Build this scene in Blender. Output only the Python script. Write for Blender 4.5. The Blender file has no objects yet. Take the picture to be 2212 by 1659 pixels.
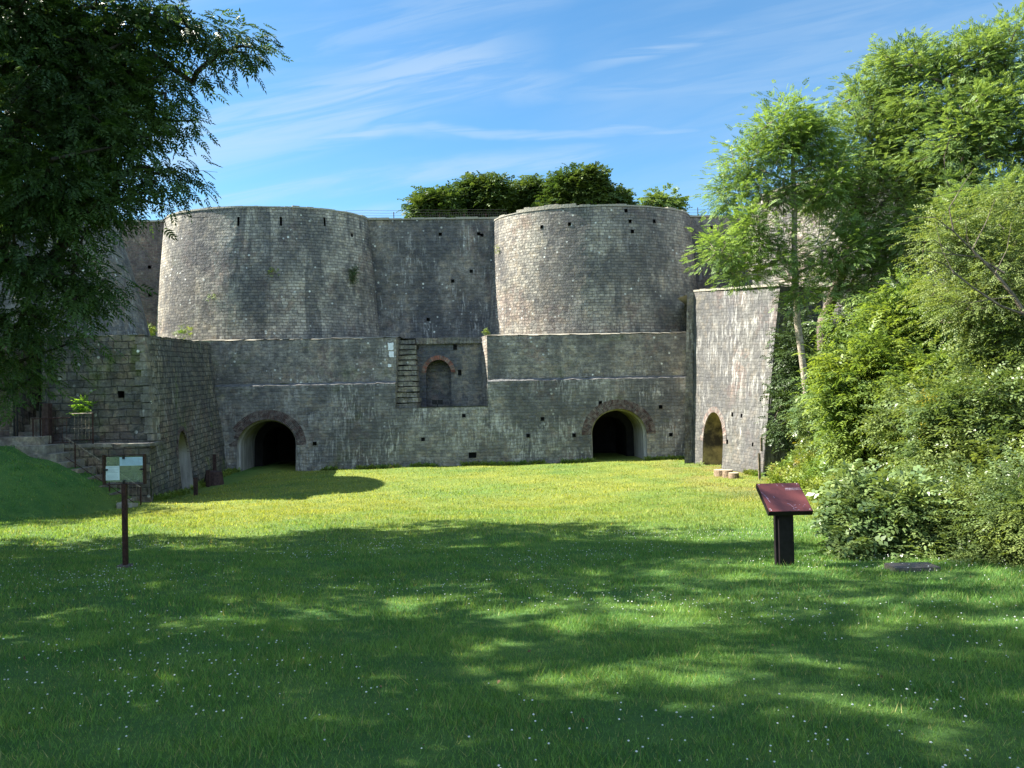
import bpy, math, random
import numpy as np
from mathutils import Vector, Matrix, noise
sc = bpy.context.scene
COL = sc.collection
random.seed(7)
RNG = np.random.default_rng(11)
# ------------------------------------------------------------------ camera
F_PX, CX, CY = 1598.0, 1106.0, 829.5
PITCH, ROLL = 0.0128, 0.0215
FW = Vector((0, math.cos(PITCH), math.sin(PITCH)))
R0 = Vector((1, 0, 0)); U0 = Vector((0, -math.sin(PITCH), math.cos(PITCH)))
RT = R0*math.cos(ROLL) - U0*math.sin(ROLL)
UP = U0*math.cos(ROLL) + R0*math.sin(ROLL)
cam_d = bpy.data.cameras.new('camera'); cam = bpy.data.objects.new('camera', cam_d); COL.objects.link(cam)
cam_d.sensor_width = 36; cam_d.lens = 36*F_PX/2212.0; cam_d.clip_start = 0.05; cam_d.clip_end = 3000
m = Matrix.Identity(4)
for i in range(3):
    m[i][0] = RT[i]; m[i][1] = UP[i]; m[i][2] = -FW[i]
cam.matrix_world = m
sc.camera = cam
# ------------------------------------------------------------------ light
SUN_EL = math.radians(44.5)
SH = Vector((-0.990, 0.140)).normalized()
SDIR = Vector((SH.x*math.cos(SUN_EL), SH.y*math.cos(SUN_EL), math.sin(SUN_EL)))
sd = bpy.data.lights.new('sun', 'SUN'); sd.energy = 5.0; sd.angle = math.radians(0.53); sd.color = (1.0, 0.945, 0.84)
so = bpy.data.objects.new('sun', sd); COL.objects.link(so)
so.rotation_euler = SDIR.to_track_quat('Z', 'Y').to_euler()
sc.view_settings.view_transform = 'Standard'; sc.view_settings.look = 'None'
sc.view_settings.gamma = 1.0; sc.view_settings.use_curve_mapping = False
sc.view_settings.exposure = 2.0
sc.cycles.max_bounces = 7; sc.cycles.diffuse_bounces = 3; sc.cycles.transmission_bounces = 4
sc.cycles.transparent_max_bounces = 8; sc.cycles.glossy_bounces = 2
sc.cycles.use_denoising = True
SKY_STRENGTH = 0.088

def node(nt, typ, loc=None, **kw):
    n = nt.nodes.new(typ)
    for k, v in kw.items():
        if k.startswith('i_'):
            n.inputs[k[2:].replace('_', ' ')].default_value = v
        else:
            setattr(n, k, v)
    return n

def build_world():
    w = bpy.data.worlds.new('World'); sc.world = w; w.use_nodes = True
    nt = w.node_tree; nt.nodes.clear(); L = nt.links.new
    out = node(nt, 'ShaderNodeOutputWorld'); bg = node(nt, 'ShaderNodeBackground'); bg.inputs['Strength'].default_value = SKY_STRENGTH
    sky = node(nt, 'ShaderNodeTexSky', sky_type='NISHITA', sun_disc=False, sun_elevation=SUN_EL,
               sun_rotation=math.atan2(SH.x, SH.y), altitude=100, air_density=1.1, dust_density=0.0, ozone_density=6.0)
    tc = node(nt, 'ShaderNodeTexCoord')
    sep = node(nt, 'ShaderNodeSeparateXYZ'); L(tc.outputs['Generated'], sep.inputs[0])
    ya = node(nt, 'ShaderNodeMath', operation='MAXIMUM'); L(sep.outputs['Y'], ya.inputs[0]); ya.inputs[1].default_value = 0.05
    def mm(op, a_, b_=None):
        n_ = node(nt, 'ShaderNodeMath', operation=op)
        for k_, v_ in enumerate((a_, b_)):
            if v_ is None: continue
            if isinstance(v_, (int, float)): n_.inputs[k_].default_value = v_
            else: L(v_, n_.inputs[k_])
        return n_.outputs[0]
    A = mm('DIVIDE', sep.outputs['X'], ya.outputs[0]); E = mm('DIVIDE', sep.outputs['Z'], ya.outputs[0])
    cmb = node(nt, 'ShaderNodeCombineXYZ'); L(A, cmb.inputs[0]); L(E, cmb.inputs[1])
    def nzz(rot, scl, off, det=6, dist=0.4, rough=0.55):
        mp = node(nt, 'ShaderNodeMapping'); L(cmb.outputs[0], mp.inputs[0]); mp.vector_type = 'TEXTURE'
        mp.inputs['Rotation'].default_value = (0, 0, rot); mp.inputs['Scale'].default_value = (scl[0], scl[1], 1); mp.inputs['Location'].default_value = (off, off*.3, 0)
        n_ = node(nt, 'ShaderNodeTexNoise'); L(mp.outputs[0], n_.inputs['Vector']); n_.inputs['Scale'].default_value = 1.0
        n_.inputs['Detail'].default_value = det; n_.inputs['Distortion'].default_value = dist; n_.inputs['Roughness'].default_value = rough
        return n_.outputs['Fac']
    def rg(v, lo, hi, t0, t1):
        r_ = node(nt, 'ShaderNodeMapRange', interpolation_type='SMOOTHSTEP'); L(v, r_.inputs['Value'])
        for k_, x_ in (('From Min', lo), ('From Max', hi), ('To Min', t0), ('To Max', t1)): r_.inputs[k_].default_value = x_
        return r_.outputs[0]
    wav = mm('SUBTRACT', nzz(0.15, (0.35, 0.2), 2.0, 4), 0.5)
    fib = nzz(0.2, (0.30, 0.030), 0.0, 7, 0.8, 0.6); fib2 = nzz(0.05, (0.22, 0.012), 5.0, 6, 0.6)
    tot = None
    for (a0, a1, e0, sl, wd, amt, fb) in ((-0.75, 0.10, 0.452, 0.23, 0.050, 0.62, fib), (-0.55, 0.25, 0.545, 0.25, 0.030, 0.30, fib), (0.04, 0.42, 0.420, 0.20, 0.011, 0.42, fib2), (-0.80, -0.02, 0.352, 0.00, 0.010, 0.62, fib2),
            (-0.9, -0.25, 0.30, -0.15, 0.007, 0.40, fib2), (-0.8, 0.22, 0.315, 0.11, 0.016, 0.50, fib), (-0.10, 0.18, 0.415, 0.03, 0.022, 0.40, fib), (0.02, 0.55, 0.400, 0.02, 0.014, 0.30, fib2), (-0.25, 0.35, 0.352, -0.015, 0.006, 0.42, fib2), (-0.9, 0.1, 0.26, 0.07, 0.012, 0.35, fib), (0.5, 0.9, 0.53, 0.08, 0.006, 0.35, fib2)):
        line = mm('ADD', mm('MULTIPLY', A, sl), mm('ADD', mm('MULTIPLY', wav, 0.07), e0))
        d_ = mm('ABSOLUTE', mm('SUBTRACT', E, line))
        g = rg(d_, wd*0.15, wd*1.6, 1.0, 0.0)
        g = mm('MULTIPLY', g, mm('MULTIPLY', rg(A, a0, a0+0.15, 0, 1), rg(A, a1-0.18, a1, 1, 0)))
        g = mm('MULTIPLY', mm('MULTIPLY', g, rg(fb, 0.36, 0.62, 0.2, 1.0)), amt*0.8)
        tot = g if tot is None else mm('MAXIMUM', tot, g)
    veil = rg(nzz(0.2, (0.9, 0.22), 9.0, 5), 0.40, 0.66, 0.0, 0.22)
    tot = mm('MAXIMUM', tot, mm('MULTIPLY', veil, rg(fib, 0.35, 0.6, 0.4, 1.0)))
    class _B: pass
    b = _B(); b.outputs = [tot]
    mix = node(nt, 'ShaderNodeMix', data_type='RGBA'); L(b.outputs[0], mix.inputs['Factor'])
    hs = node(nt, 'ShaderNodeHueSaturation', i_Saturation=1.1, i_Value=1.0)
    tn = node(nt, 'ShaderNodeMix', data_type='RGBA', blend_type='MULTIPLY'); tn.inputs[0].default_value = 1.0; tn.inputs[7].default_value = (0.63, 0.69, 0.64, 1); L(sky.outputs[0], tn.inputs[6]); L(tn.outputs[2], hs.inputs['Color'])
    L(hs.outputs[0], mix.inputs[6]); mix.inputs[7].default_value = (1.95, 2.4, 2.85, 1)
    # bright cloud sheet added unseen behind the camera, to fill faces turned that way
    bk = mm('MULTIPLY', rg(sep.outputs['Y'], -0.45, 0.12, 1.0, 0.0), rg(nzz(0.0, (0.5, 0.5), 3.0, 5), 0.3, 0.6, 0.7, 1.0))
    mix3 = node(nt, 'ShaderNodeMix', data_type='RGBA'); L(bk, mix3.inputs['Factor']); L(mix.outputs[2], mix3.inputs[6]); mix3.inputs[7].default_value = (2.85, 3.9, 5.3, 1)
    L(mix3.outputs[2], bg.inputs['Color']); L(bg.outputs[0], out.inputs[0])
build_world()

# ------------------------------------------------------------------ projection helpers (photo pixels at 2212 x 1659)
def ray(px, py):
    return FW + RT*((px-CX)/F_PX) + UP*(-(py-CY)/F_PX)
def at(px, py, Y):
    d = ray(px, py); return d*(Y/d.y)
def proj(p):
    d = p.dot(FW); return CX+F_PX*p.dot(RT)/d, CY-F_PX*p.dot(UP)/d
def find_uv(fn, px, py, ur, vr):
    u0, u1 = ur; v0, v1 = vr; best = None
    for it in range(6):
        best = None
        for i in range(13):
            for j in range(13):
                u = u0+(u1-u0)*i/12; v = v0+(v1-v0)*j/12
                x, y = proj(fn(u, v)); e = (x-px)**2+(y-py)**2
                if best is None or e < best[0]: best = (e, u, v)
        du = (u1-u0)/6; dv = (v1-v0)/6
        u0, u1, v0, v1 = best[1]-du, best[1]+du, best[2]-dv, best[2]+dv
    return best[1], best[2]

# ------------------------------------------------------------------ object helpers
def tag(o, label=None, cat=None, group=None, kind=None):
    if label: o['label'] = label
    if cat: o['category'] = cat
    if group: o['group'] = group
    if kind: o['kind'] = kind
    return o
def empty(name, loc=(0, 0, 0), label=None, cat=None, group=None):
    o = bpy.data.objects.new(name, None); COL.objects.link(o); o.location = loc; o.empty_display_size = 0.3
    return tag(o, label, cat, group)
def mesh_obj(name, verts, faces, mat, parent=None, uvs=None, smooth=False):
    """verts in world space; made local to the parent's location"""
    me = bpy.data.meshes.new(name)
    off = Vector(parent.get('_org', (0, 0, 0))) if parent is not None and '_org' in parent else (parent.location if parent is not None else Vector((0, 0, 0)))
    me.from_pydata([(v[0]-off[0], v[1]-off[1], v[2]-off[2]) for v in verts], [], faces)
    if uvs is not None:
        ul = me.uv_layers.new(name='UVMap')
        dat = np.zeros(len(me.loops)*2, np.float32); li = 0
        idx = np.zeros(len(me.loops), np.int32); me.loops.foreach_get('vertex_index', idx)
        arr = np.array(uvs, np.float32)
        ul.data.foreach_set('uv', arr[idx].ravel())
    if mat is not None: me.materials.append(mat)
    if smooth: me.shade_smooth()
    me.update()
    o = bpy.data.objects.new(name, me); COL.objects.link(o)
    if parent is not None: o.parent = parent
    return o
class MB:
    def __init__(s): s.v = []; s.f = []; s.uv = []
    def box(s, lo, hi, M=None, taper=0):
        n = len(s.v)
        for z in (lo[2], hi[2]):
            for (x, y) in ((lo[0], lo[1]), (hi[0], lo[1]), (hi[0], hi[1]), (lo[0], hi[1])):
                p = Vector((x, y, z)); p = M @ p if M else p
                s.v.append(p); s.uv.append((p.x+p.y*0.7, p.z+p.y*0.4))
        s.f += [(n, n+3, n+2, n+1), (n+4, n+5, n+6, n+7), (n, n+1, n+5, n+4), (n+1, n+2, n+6, n+5), (n+2, n+3, n+7, n+6), (n+3, n, n+4, n+7)]
    def quad(s, a, b, c, d, uv=None):
        n = len(s.v); s.v += [Vector(a), Vector(b), Vector(c), Vector(d)]; s.f.append((n, n+1, n+2, n+3))
        s.uv += list(uv) if uv else [(p[0]+p[1], p[2]) for p in (a, b, c, d)]
    def tube(s, pts, radii, sides=6, cap=True):
        pts = [Vector(p) for p in pts]; n0 = len(s.v)
        for i, p in enumerate(pts):
            d = (pts[min(i+1, len(pts)-1)]-pts[max(i-1, 0)]).normalized()
            a = d.cross(Vector((0.3, 1, 0.11))).normalized(); b = d.cross(a)
            r = radii[i] if hasattr(radii, '__len__') else radii
            for k in range(sides):
                t = 2*math.pi*k/sides; s.v.append(p+a*(r*math.cos(t))+b*(r*math.sin(t))); s.uv.append((t, p.z))
        for i in range(len(pts)-1):
            for k in range(sides):
                k2 = (k+1) % sides
                s.f.append((n0+i*sides+k, n0+i*sides+k2, n0+(i+1)*sides+k2, n0+(i+1)*sides+k))
        if cap:
            s.f.append(tuple(n0+k for k in range(sides))[::-1]); e = n0+(len(pts)-1)*sides; s.f.append(tuple(e+k for k in range(sides)))
    def build(s, name, mat, parent=None, smooth=False):
        return mesh_obj(name, s.v, s.f, mat, parent, s.uv, smooth)

# ------------------------------------------------------------------ materials
def new_mat(name):
    mt = bpy.data.materials.new(name); mt.use_nodes = True; nt = mt.node_tree
    b = nt.nodes['Principled BSDF']; b.inputs['Roughness'].default_value = 0.9
    b.inputs['Specular IOR Level'].default_value = 0.2
    return mt, nt, b
def c4(c): return (c[0], c[1], c[2], 1)
def noise_n(nt, vec, scale, detail=4, rough=0.55, mapping=None, dist=0.0):
    L = nt.links.new
    if mapping is not None:
        mp = node(nt, 'ShaderNodeMapping'); mp.inputs['Scale'].default_value = mapping[0]
        if len(mapping) > 1: mp.inputs['Location'].default_value = mapping[1]
        L(vec, mp.inputs[0]); vec = mp.outputs[0]
    n = node(nt, 'ShaderNodeTexNoise'); n.inputs['Scale'].default_value = scale; n.inputs['Detail'].default_value = detail
    n.inputs['Roughness'].default_value = rough; n.inputs['Distortion'].default_value = dist
    L(vec, n.inputs['Vector']); return n.outputs['Fac']
def rng(nt, val, lo, hi, t0=0.0, t1=1.0):
    m_ = node(nt, 'ShaderNodeMapRange', interpolation_type='SMOOTHSTEP'); nt.links.new(val, m_.inputs['Value'])
    m_.inputs['From Min'].default_value = lo; m_.inputs['From Max'].default_value = hi
    m_.inputs['To Min'].default_value = t0; m_.inputs['To Max'].default_value = t1; return m_.outputs[0]
def mixc(nt, fac, a, b, blend='MIX'):
    m_ = node(nt, 'ShaderNodeMix', data_type='RGBA', blend_type=blend)
    for sock, v in (('Factor', fac), (6, a), (7, b)):
        s = m_.inputs[sock]
        if isinstance(v, (int, float)): s.default_value = v
        elif isinstance(v, tuple): s.default_value = c4(v)
        else: nt.links.new(v, s)
    return m_.outputs[2]
def math_n(nt, op, a, b=None):
    m_ = node(nt, 'ShaderNodeMath', operation=op)
    for i, v in enumerate((a, b)):
        if v is None: continue
        if isinstance(v, (int, float)): m_.inputs[i].default_value = v
        else: nt.links.new(v, m_.inputs[i])
    return m_.outputs[0]

def stone(name, c1=(0.30, 0.27, 0.22), c2=(0.19, 0.17, 0.145), mortar=(0.34, 0.31, 0.26), row=0.20, width=0.40,
          stain=(0.045, 0.05, 0.06), stain_lo=0.43, stain_hi=0.60, stain_amt=0.75, streak=0.5, dark_streak=0.5, lichen=0.5, msize=0.016, mamt=0.75, lx=None,
          moss=0.15, red=0.0, bump=0.9, seed=0.0, tan=0.3, mottle=0.7, band=0.5, bdist=0.10, wlo=0.52):
    mt, nt, b = new_mat(name); L = nt.links.new
    tc = node(nt, 'ShaderNodeTexCoord'); uv = tc.outputs['UV']
    geo = node(nt, 'ShaderNodeNewGeometry'); P = geo.outputs['Position']
    # wobble the courses
    w = node(nt, 'ShaderNodeTexNoise'); w.inputs['Scale'].default_value = 1.7; w.inputs['Detail'].default_value = 3; L(P, w.inputs['Vector'])
    sb = node(nt, 'ShaderNodeVectorMath', operation='SUBTRACT'); L(w.outputs['Color'], sb.inputs[0]); sb.inputs[1].default_value = (0.5, 0.5, 0.5)
    sc_ = node(nt, 'ShaderNodeVectorMath', operation='SCALE'); L(sb.outputs[0], sc_.inputs[0]); sc_.inputs['Scale'].default_value = 0.13
    ad = node(nt, 'ShaderNodeVectorMath', operation='ADD'); L(uv, ad.inputs[0]); L(sc_.outputs[0], ad.inputs[1])
    w2 = node(nt, 'ShaderNodeTexNoise'); w2.inputs['Scale'].default_value = 9; w2.inputs['Detail'].default_value = 2; L(P, w2.inputs['Vector'])
    sb2 = node(nt, 'ShaderNodeVectorMath', operation='SUBTRACT'); L(w2.outputs['Color'], sb2.inputs[0]); sb2.inputs[1].default_value = (0.5, 0.5, 0.5)
    sc2 = node(nt, 'ShaderNodeVectorMath', operation='SCALE'); L(sb2.outputs[0], sc2.inputs[0]); sc2.inputs['Scale'].default_value = 0.045
    ad2 = node(nt, 'ShaderNodeVectorMath', operation='ADD'); L(ad.outputs[0], ad2.inputs[0]); L(sc2.outputs[0], ad2.inputs[1])
    br = node(nt, 'ShaderNodeTexBrick'); L(ad2.outputs[0], br.inputs['Vector'])
    br.inputs['Scale'].default_value = 1; br.inputs['Brick Width'].default_value = width; br.inputs['Row Height'].default_value = row
    br.inputs['Mortar Size'].default_value = msize; br.inputs['Mortar Smooth'].default_value = 0.6; br.offset = 0.43; br.squash = 0.72; br.squash_frequency = 3
    br.inputs['Color1'].default_value = (0, 0, 0, 1); br.inputs['Color2'].default_value = (1, 1, 1, 1); br.inputs['Mortar'].default_value = (0.5, 0.5, 0.5, 1)
    col = mixc(nt, br.outputs['Color'], c1, c2)
    # individual warm and red stones
    vr = node(nt, 'ShaderNodeTexVoronoi'); vr.inputs['Scale'].default_value = 3.4; L(ad.outputs[0], vr.inputs['Vector'])
    sepc = node(nt, 'ShaderNodeSeparateColor'); L(vr.outputs['Color'], sepc.inputs[0])
    col = mixc(nt, rng(nt, sepc.outputs[0], 0.72, 0.8, 0, tan), col, (0.36, 0.28, 0.18))
    n_r = noise_n(nt, P, 0.35, 3, mapping=((1, 1, 1), (seed+5, 0, 2)))
    redf = math_n(nt, 'MULTIPLY', rng(nt, n_r, 0.5, 0.62), rng(nt, sepc.outputs[1], 0.3, 0.5, 0, 0.6))
    redf = math_n(nt, 'MAXIMUM', redf, red)
    col = mixc(nt, math_n(nt, 'MULTIPLY', redf, 0.62), col, (0.19, 0.11, 0.09))
    col = mixc(nt, math_n(nt, 'MULTIPLY', br.outputs['Fac'], mamt), col, mortar)
    # patches of dark weathering, moss, white lime streaks, lichen dots
    nst = noise_n(nt, P, 0.33, 8, 0.66, mapping=((1, 1, 0.6), (seed, seed*2, 0)))
    st = rng(nt, nst, stain_lo, stain_hi, 0, stain_amt)
    nds = noise_n(nt, P, 1.0, 6, 0.6, mapping=((2.3, 2.3, 0.16), (seed*3, 0, 0)), dist=0.3)
    st = math_n(nt, 'MAXIMUM', st, rng(nt, nds, 0.52, 0.68, 0, dark_streak))
    fine = noise_n(nt, P, 7, 5, 0.7)
    nvb = noise_n(nt, P, 1.0, 4, 0.6, mapping=((0.55, 0.55, 0.07), (seed*2.3, 4, 0)), dist=0.6)
    st = math_n(nt, 'MAXIMUM', st, rng(nt, nvb, 0.52, 0.60, 0, band))
    st = math_n(nt, 'MULTIPLY', st, rng(nt, fine, 0.3, 0.62, 0.55, 1))
    col = mixc(nt, st, col, stain)
    nm = noise_n(nt, P, 0.6, 8, 0.7, mapping=((1, 1, 1), (seed+9, 3, 1)))
    col = mixc(nt, rng(nt, nm, 0.55, 0.72, 0, moss), col, (0.085, 0.11, 0.03))
    nws = noise_n(nt, P, 1.0, 7, 0.62, mapping=((5.5, 5.5, 0.75), (seed*1.7+4, 1, 0)), dist=1.2)
    wmask = noise_n(nt, P, 0.42, 3, mapping=((1, 1, 1.2), (seed+1, 7, 3)))
    wf = math_n(nt, 'MULTIPLY', rng(nt, nws, wlo, wlo+0.15, 0, 0.85), rng(nt, wmask, 0.42, 0.62, 0, streak))
    col = mixc(nt, wf, col, (0.40, 0.395, 0.375))
    lv = node(nt, 'ShaderNodeTexVoronoi'); lv.inputs['Scale'].default_value = 2.6; L(P, lv.inputs['Vector'])
    ld = math_n(nt, 'ADD', lv.outputs['Distance'], math_n(nt, 'MULTIPLY', fine, 0.12))
    sl = node(nt, 'ShaderNodeSeparateColor'); L(lv.outputs['Color'], sl.inputs[0])
    lmask = rng(nt, noise_n(nt, P, 0.5, 3, mapping=((1, 1, 1), (seed+2, 1, 8))), 0.42, 0.6)
    if lx is not None:
        spx = node(nt, 'ShaderNodeSeparateXYZ'); L(P, spx.inputs[0])
        lmask = math_n(nt, 'MAXIMUM', lmask, rng(nt, math_n(nt, 'ABSOLUTE', math_n(nt, 'SUBTRACT', spx.outputs['X'], lx)), 0.5, 2.6, 1, 0))
    lf = math_n(nt, 'MULTIPLY', math_n(nt, 'MULTIPLY', rng(nt, ld, 0.17, 0.26, 1, 0), rng(nt, sl.outputs[0], 0.33, 0.4, 0, 1)), lmask)
    col = mixc(nt, math_n(nt, 'MULTIPLY', lf, lichen), col, (0.62, 0.64, 0.60))
    col = mixc(nt, 1.0, col, mixc(nt, rng(nt, fine, 0.3, 0.7), (1-.42*mottle, 1-.42*mottle, 1-.41*mottle), (1+.42*mottle, 1+.41*mottle, 1+.4*mottle)), 'MULTIPLY')
    mot = noise_n(nt, P, 2.1, 5, 0.7, mapping=((1, 1, 1.3), (seed*5, 2, 6)))
    col = mixc(nt, 1.0, col, mixc(nt, rng(nt, mot, 0.32, 0.68), (1-.38*mottle, 1-.37*mottle, 1-.34*mottle), (1+.36*mottle, 1+.34*mottle, 1+.28*mottle)), 'MULTIPLY')
    L(col, b.inputs['Base Color'])
    hgt = math_n(nt, 'SUBTRACT', math_n(nt, 'MULTIPLY', noise_n(nt, P, 6, 6, 0.65), 0.7), math_n(nt, 'MULTIPLY', br.outputs['Fac'], 0.8))
    hgt = math_n(nt, 'ADD', hgt, math_n(nt, 'MULTIPLY', br.outputs['Color'], 0.28))
    bp = node(nt, 'ShaderNodeBump'); bp.inputs['Strength'].default_value = bump; bp.inputs['Distance'].default_value = bdist
    L(hgt, bp.inputs['Height']); L(bp.outputs[0], b.inputs['Normal'])
    return mt

M = {}
M['tower'] = stone('tower_stone', row=0.175, width=0.34, mottle=0.55, seed=1.3, streak=0.35, stain_amt=0.85, lichen=0.9, dark_streak=0.7, c1=(0.43, 0.395, 0.33), c2=(0.22, 0.205, 0.18), mortar=(0.115, 0.105, 0.09), mamt=0.6, band=0.75, bdist=0.13)
M['tower2'] = stone('tower_stone_streaked', row=0.175, width=0.34, mottle=0.55, seed=4.1, streak=0.4, stain_amt=0.75, lichen=0.85, c1=(0.39, 0.36, 0.30), c2=(0.20, 0.188, 0.165), dark_streak=0.7, mortar=(0.115, 0.105, 0.09), mamt=0.6, band=0.75, bdist=0.13)
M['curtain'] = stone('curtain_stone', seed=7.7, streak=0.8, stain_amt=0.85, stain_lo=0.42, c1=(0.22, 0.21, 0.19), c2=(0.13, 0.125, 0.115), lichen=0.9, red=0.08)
M['curtain_red'] = stone('curtain_stone_reddish', seed=17.7, streak=0.2, stain_amt=0.6, c1=(0.17, 0.13, 0.11), c2=(0.10, 0.075, 0.065), lichen=0.25, red=0.4)
M['gallery'] = stone('gallery_stone', seed=9.2, lx=-7.2, streak=0.55, stain_amt=0.6, moss=0.45, row=0.18, width=0.34, lichen=0.95, c1=(0.28, 0.265, 0.22), c2=(0.15, 0.145, 0.13), red=0.03)
M['gallery_low'] = stone('gallery_stone_low', wlo=0.48, mottle=0.6, seed=19.2, streak=1.0, stain_amt=0.75, moss=0.45, row=0.18, width=0.34, lichen=0.4, c1=(0.30, 0.295, 0.27), c2=(0.16, 0.158, 0.15), red=0.03, dark_streak=0.75)
M['niche'] = stone('niche_stone', seed=23.0, streak=0.1, stain_amt=0.85, stain_lo=0.36, stain=(0.04, 0.05, 0.075), c1=(0.20, 0.195, 0.17), c2=(0.11, 0.108, 0.105), lichen=0.1)
M['bastion'] = stone('bastion_stone', seed=31.0, row=0.29, width=0.55, moss=0.8, mortar=(0.035, 0.035, 0.03), msize=0.022, mamt=0.65, streak=0.3, stain_amt=0.7, c1=(0.185, 0.17, 0.125), c2=(0.08, 0.078, 0.062), lichen=0.45, bump=1.0, bdist=0.13, band=0.6)
M['bastion_side'] = stone('bastion_side_stone', seed=37.0, mortar=(0.05, 0.05, 0.04), msize=0.022, row=0.22, width=0.4, moss=1.0, streak=0.8, stain_amt=0.6, c1=(0.19, 0.178, 0.135), c2=(0.09, 0.09, 0.078), lichen=0.25, dark_streak=0.6)
M['wing'] = stone('wing_stone', wlo=0.48, seed=41.0, streak=0.72, stain_amt=0.35, dark_streak=0.8, stain=(0.075, 0.077, 0.085), c1=(0.138, 0.134, 0.123), c2=(0.085, 0.083, 0.079), mortar=(0.09, 0.09, 0.085), lichen=0.1, moss=0.1, row=0.17, width=0.26, mottle=0.4, tan=0.12, bump=0.6)
M['block'] = stone('step_stone', seed=47.0, row=3.3, width=4.0, moss=0.4, streak=0.2, c1=(0.30, 0.28, 0.23), c2=(0.22, 0.20, 0.17), lichen=0.2)

def simple(name, col, rough=0.9, var=0.3, scale=8, metallic=0.0, bump=0.3, col2=None, spec=0.2, bscale=None, bdist=0.02):
    mt, nt, b = new_mat(name); L = nt.links.new
    geo = node(nt, 'ShaderNodeNewGeometry'); P = geo.outputs['Position']
    f = noise_n(nt, P, scale, 6, 0.65)
    c = mixc(nt, rng(nt, f, 0.35, 0.65), tuple(x*(1-var) for x in col), col2 if col2 else tuple(min(1, x*(1+var)) for x in col))
    L(c, b.inputs['Base Color']); b.inputs['Roughness'].default_value = rough; b.inputs['Metallic'].default_value = metallic
    b.inputs['Specular IOR Level'].default_value = spec
    if bump:
        bp = node(nt, 'ShaderNodeBump'); bp.inputs['Strength'].default_value = bump; bp.inputs['Distance'].default_value = bdist
        L(noise_n(nt, P, bscale or scale*3, 5), bp.inputs['Height']); L(bp.outputs[0], b.inputs['Normal'])
    return mt
M['coping'] = simple('coping_stone', (0.42, 0.38, 0.30), var=0.3, scale=3, col2=(0.26, 0.25, 0.21), bump=0.8, bdist=0.05)
M['ledge'] = simple('ledge_mortar', (0.115, 0.115, 0.113), var=0.3, scale=4, bump=0.7, bdist=0.04)
M['brick'] = simple('old_red_brick', (0.115, 0.062, 0.058), var=0.5, scale=5, col2=(0.13, 0.115, 0.105), bump=0.6)
M['brick_pink'] = simple('bright_red_brick', (0.27, 0.095, 0.065), var=0.35, scale=5, col2=(0.17, 0.14, 0.12), bump=0.6)
M['brick_pale'] = simple('pale_pink_brick', (0.19, 0.125, 0.11), var=0.3, scale=6, col2=(0.19, 0.18, 0.165), bump=0.6)
M['rust'] = simple('rusty_iron', (0.045, 0.022, 0.018), rough=0.6, var=0.4, scale=30, metallic=0.3, bump=0.3)
M['rail'] = simple('weathered_rail', (0.16, 0.13, 0.10), rough=0.6, var=0.5, scale=12, metallic=0.2)
M['darkwood'] = simple('dark_timber', (0.05, 0.03, 0.028), var=0.4, scale=9, rough=0.7, spec=0.2)
M['lectern'] = simple('lectern_dark_metal', (0.010, 0.008, 0.009), rough=0.6, var=0.3, scale=12, bump=0.05, spec=0.15)
M['maroon'] = simple('maroon_panel', (0.105, 0.030, 0.028), rough=0.42, var=0.12, scale=4, bump=0.03, spec=0.5)
M['scuff'] = simple('pale_scuff', (0.55, 0.5, 0.55), bump=0)
M['paper'] = simple('faded_paper', (0.55, 0.66, 0.66), var=0.06, scale=9, bump=0)
M['paper_blue'] = simple('faded_blue_paper', (0.42, 0.58, 0.68), var=0.06, scale=9, bump=0)
M['ink'] = simple('faded_ink', (0.16, 0.26, 0.29), bump=0)
M['log'] = simple('log_bark', (0.22, 0.16, 0.11), var=0.4, scale=14, bump=0.8)
M['logtop'] = simple('log_cut_face', (0.40, 0.33, 0.24), var=0.25, scale=16, bump=0.3)
M['stake'] = simple('pale_stake_wood', (0.33, 0.30, 0.22), var=0.25, scale=14)
M['black'] = simple('black_housing_hole_shade', (0.012, 0.012, 0.014), rough=0.5, bump=0)
M['wire'] = simple('fence_wire', (0.06, 0.06, 0.055), rough=0.5, metallic=0.5, bump=0)
M['slab'] = simple('grey_slab', (0.11, 0.095, 0.085), var=0.2, scale=10, bump=0.4)
M['bark'] = simple('grey_bark', (0.13, 0.105, 0.085), var=0.45, scale=9, bump=0.8, bdist=0.03)
M['bark_pale'] = simple('pale_bark', (0.28, 0.24, 0.19), var=0.4, scale=9, bump=0.8, bdist=0.02)
M['bark_dark'] = simple('dark_bark', (0.045, 0.038, 0.034), var=0.4, scale=9, bump=0.8, bdist=0.03)

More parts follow.
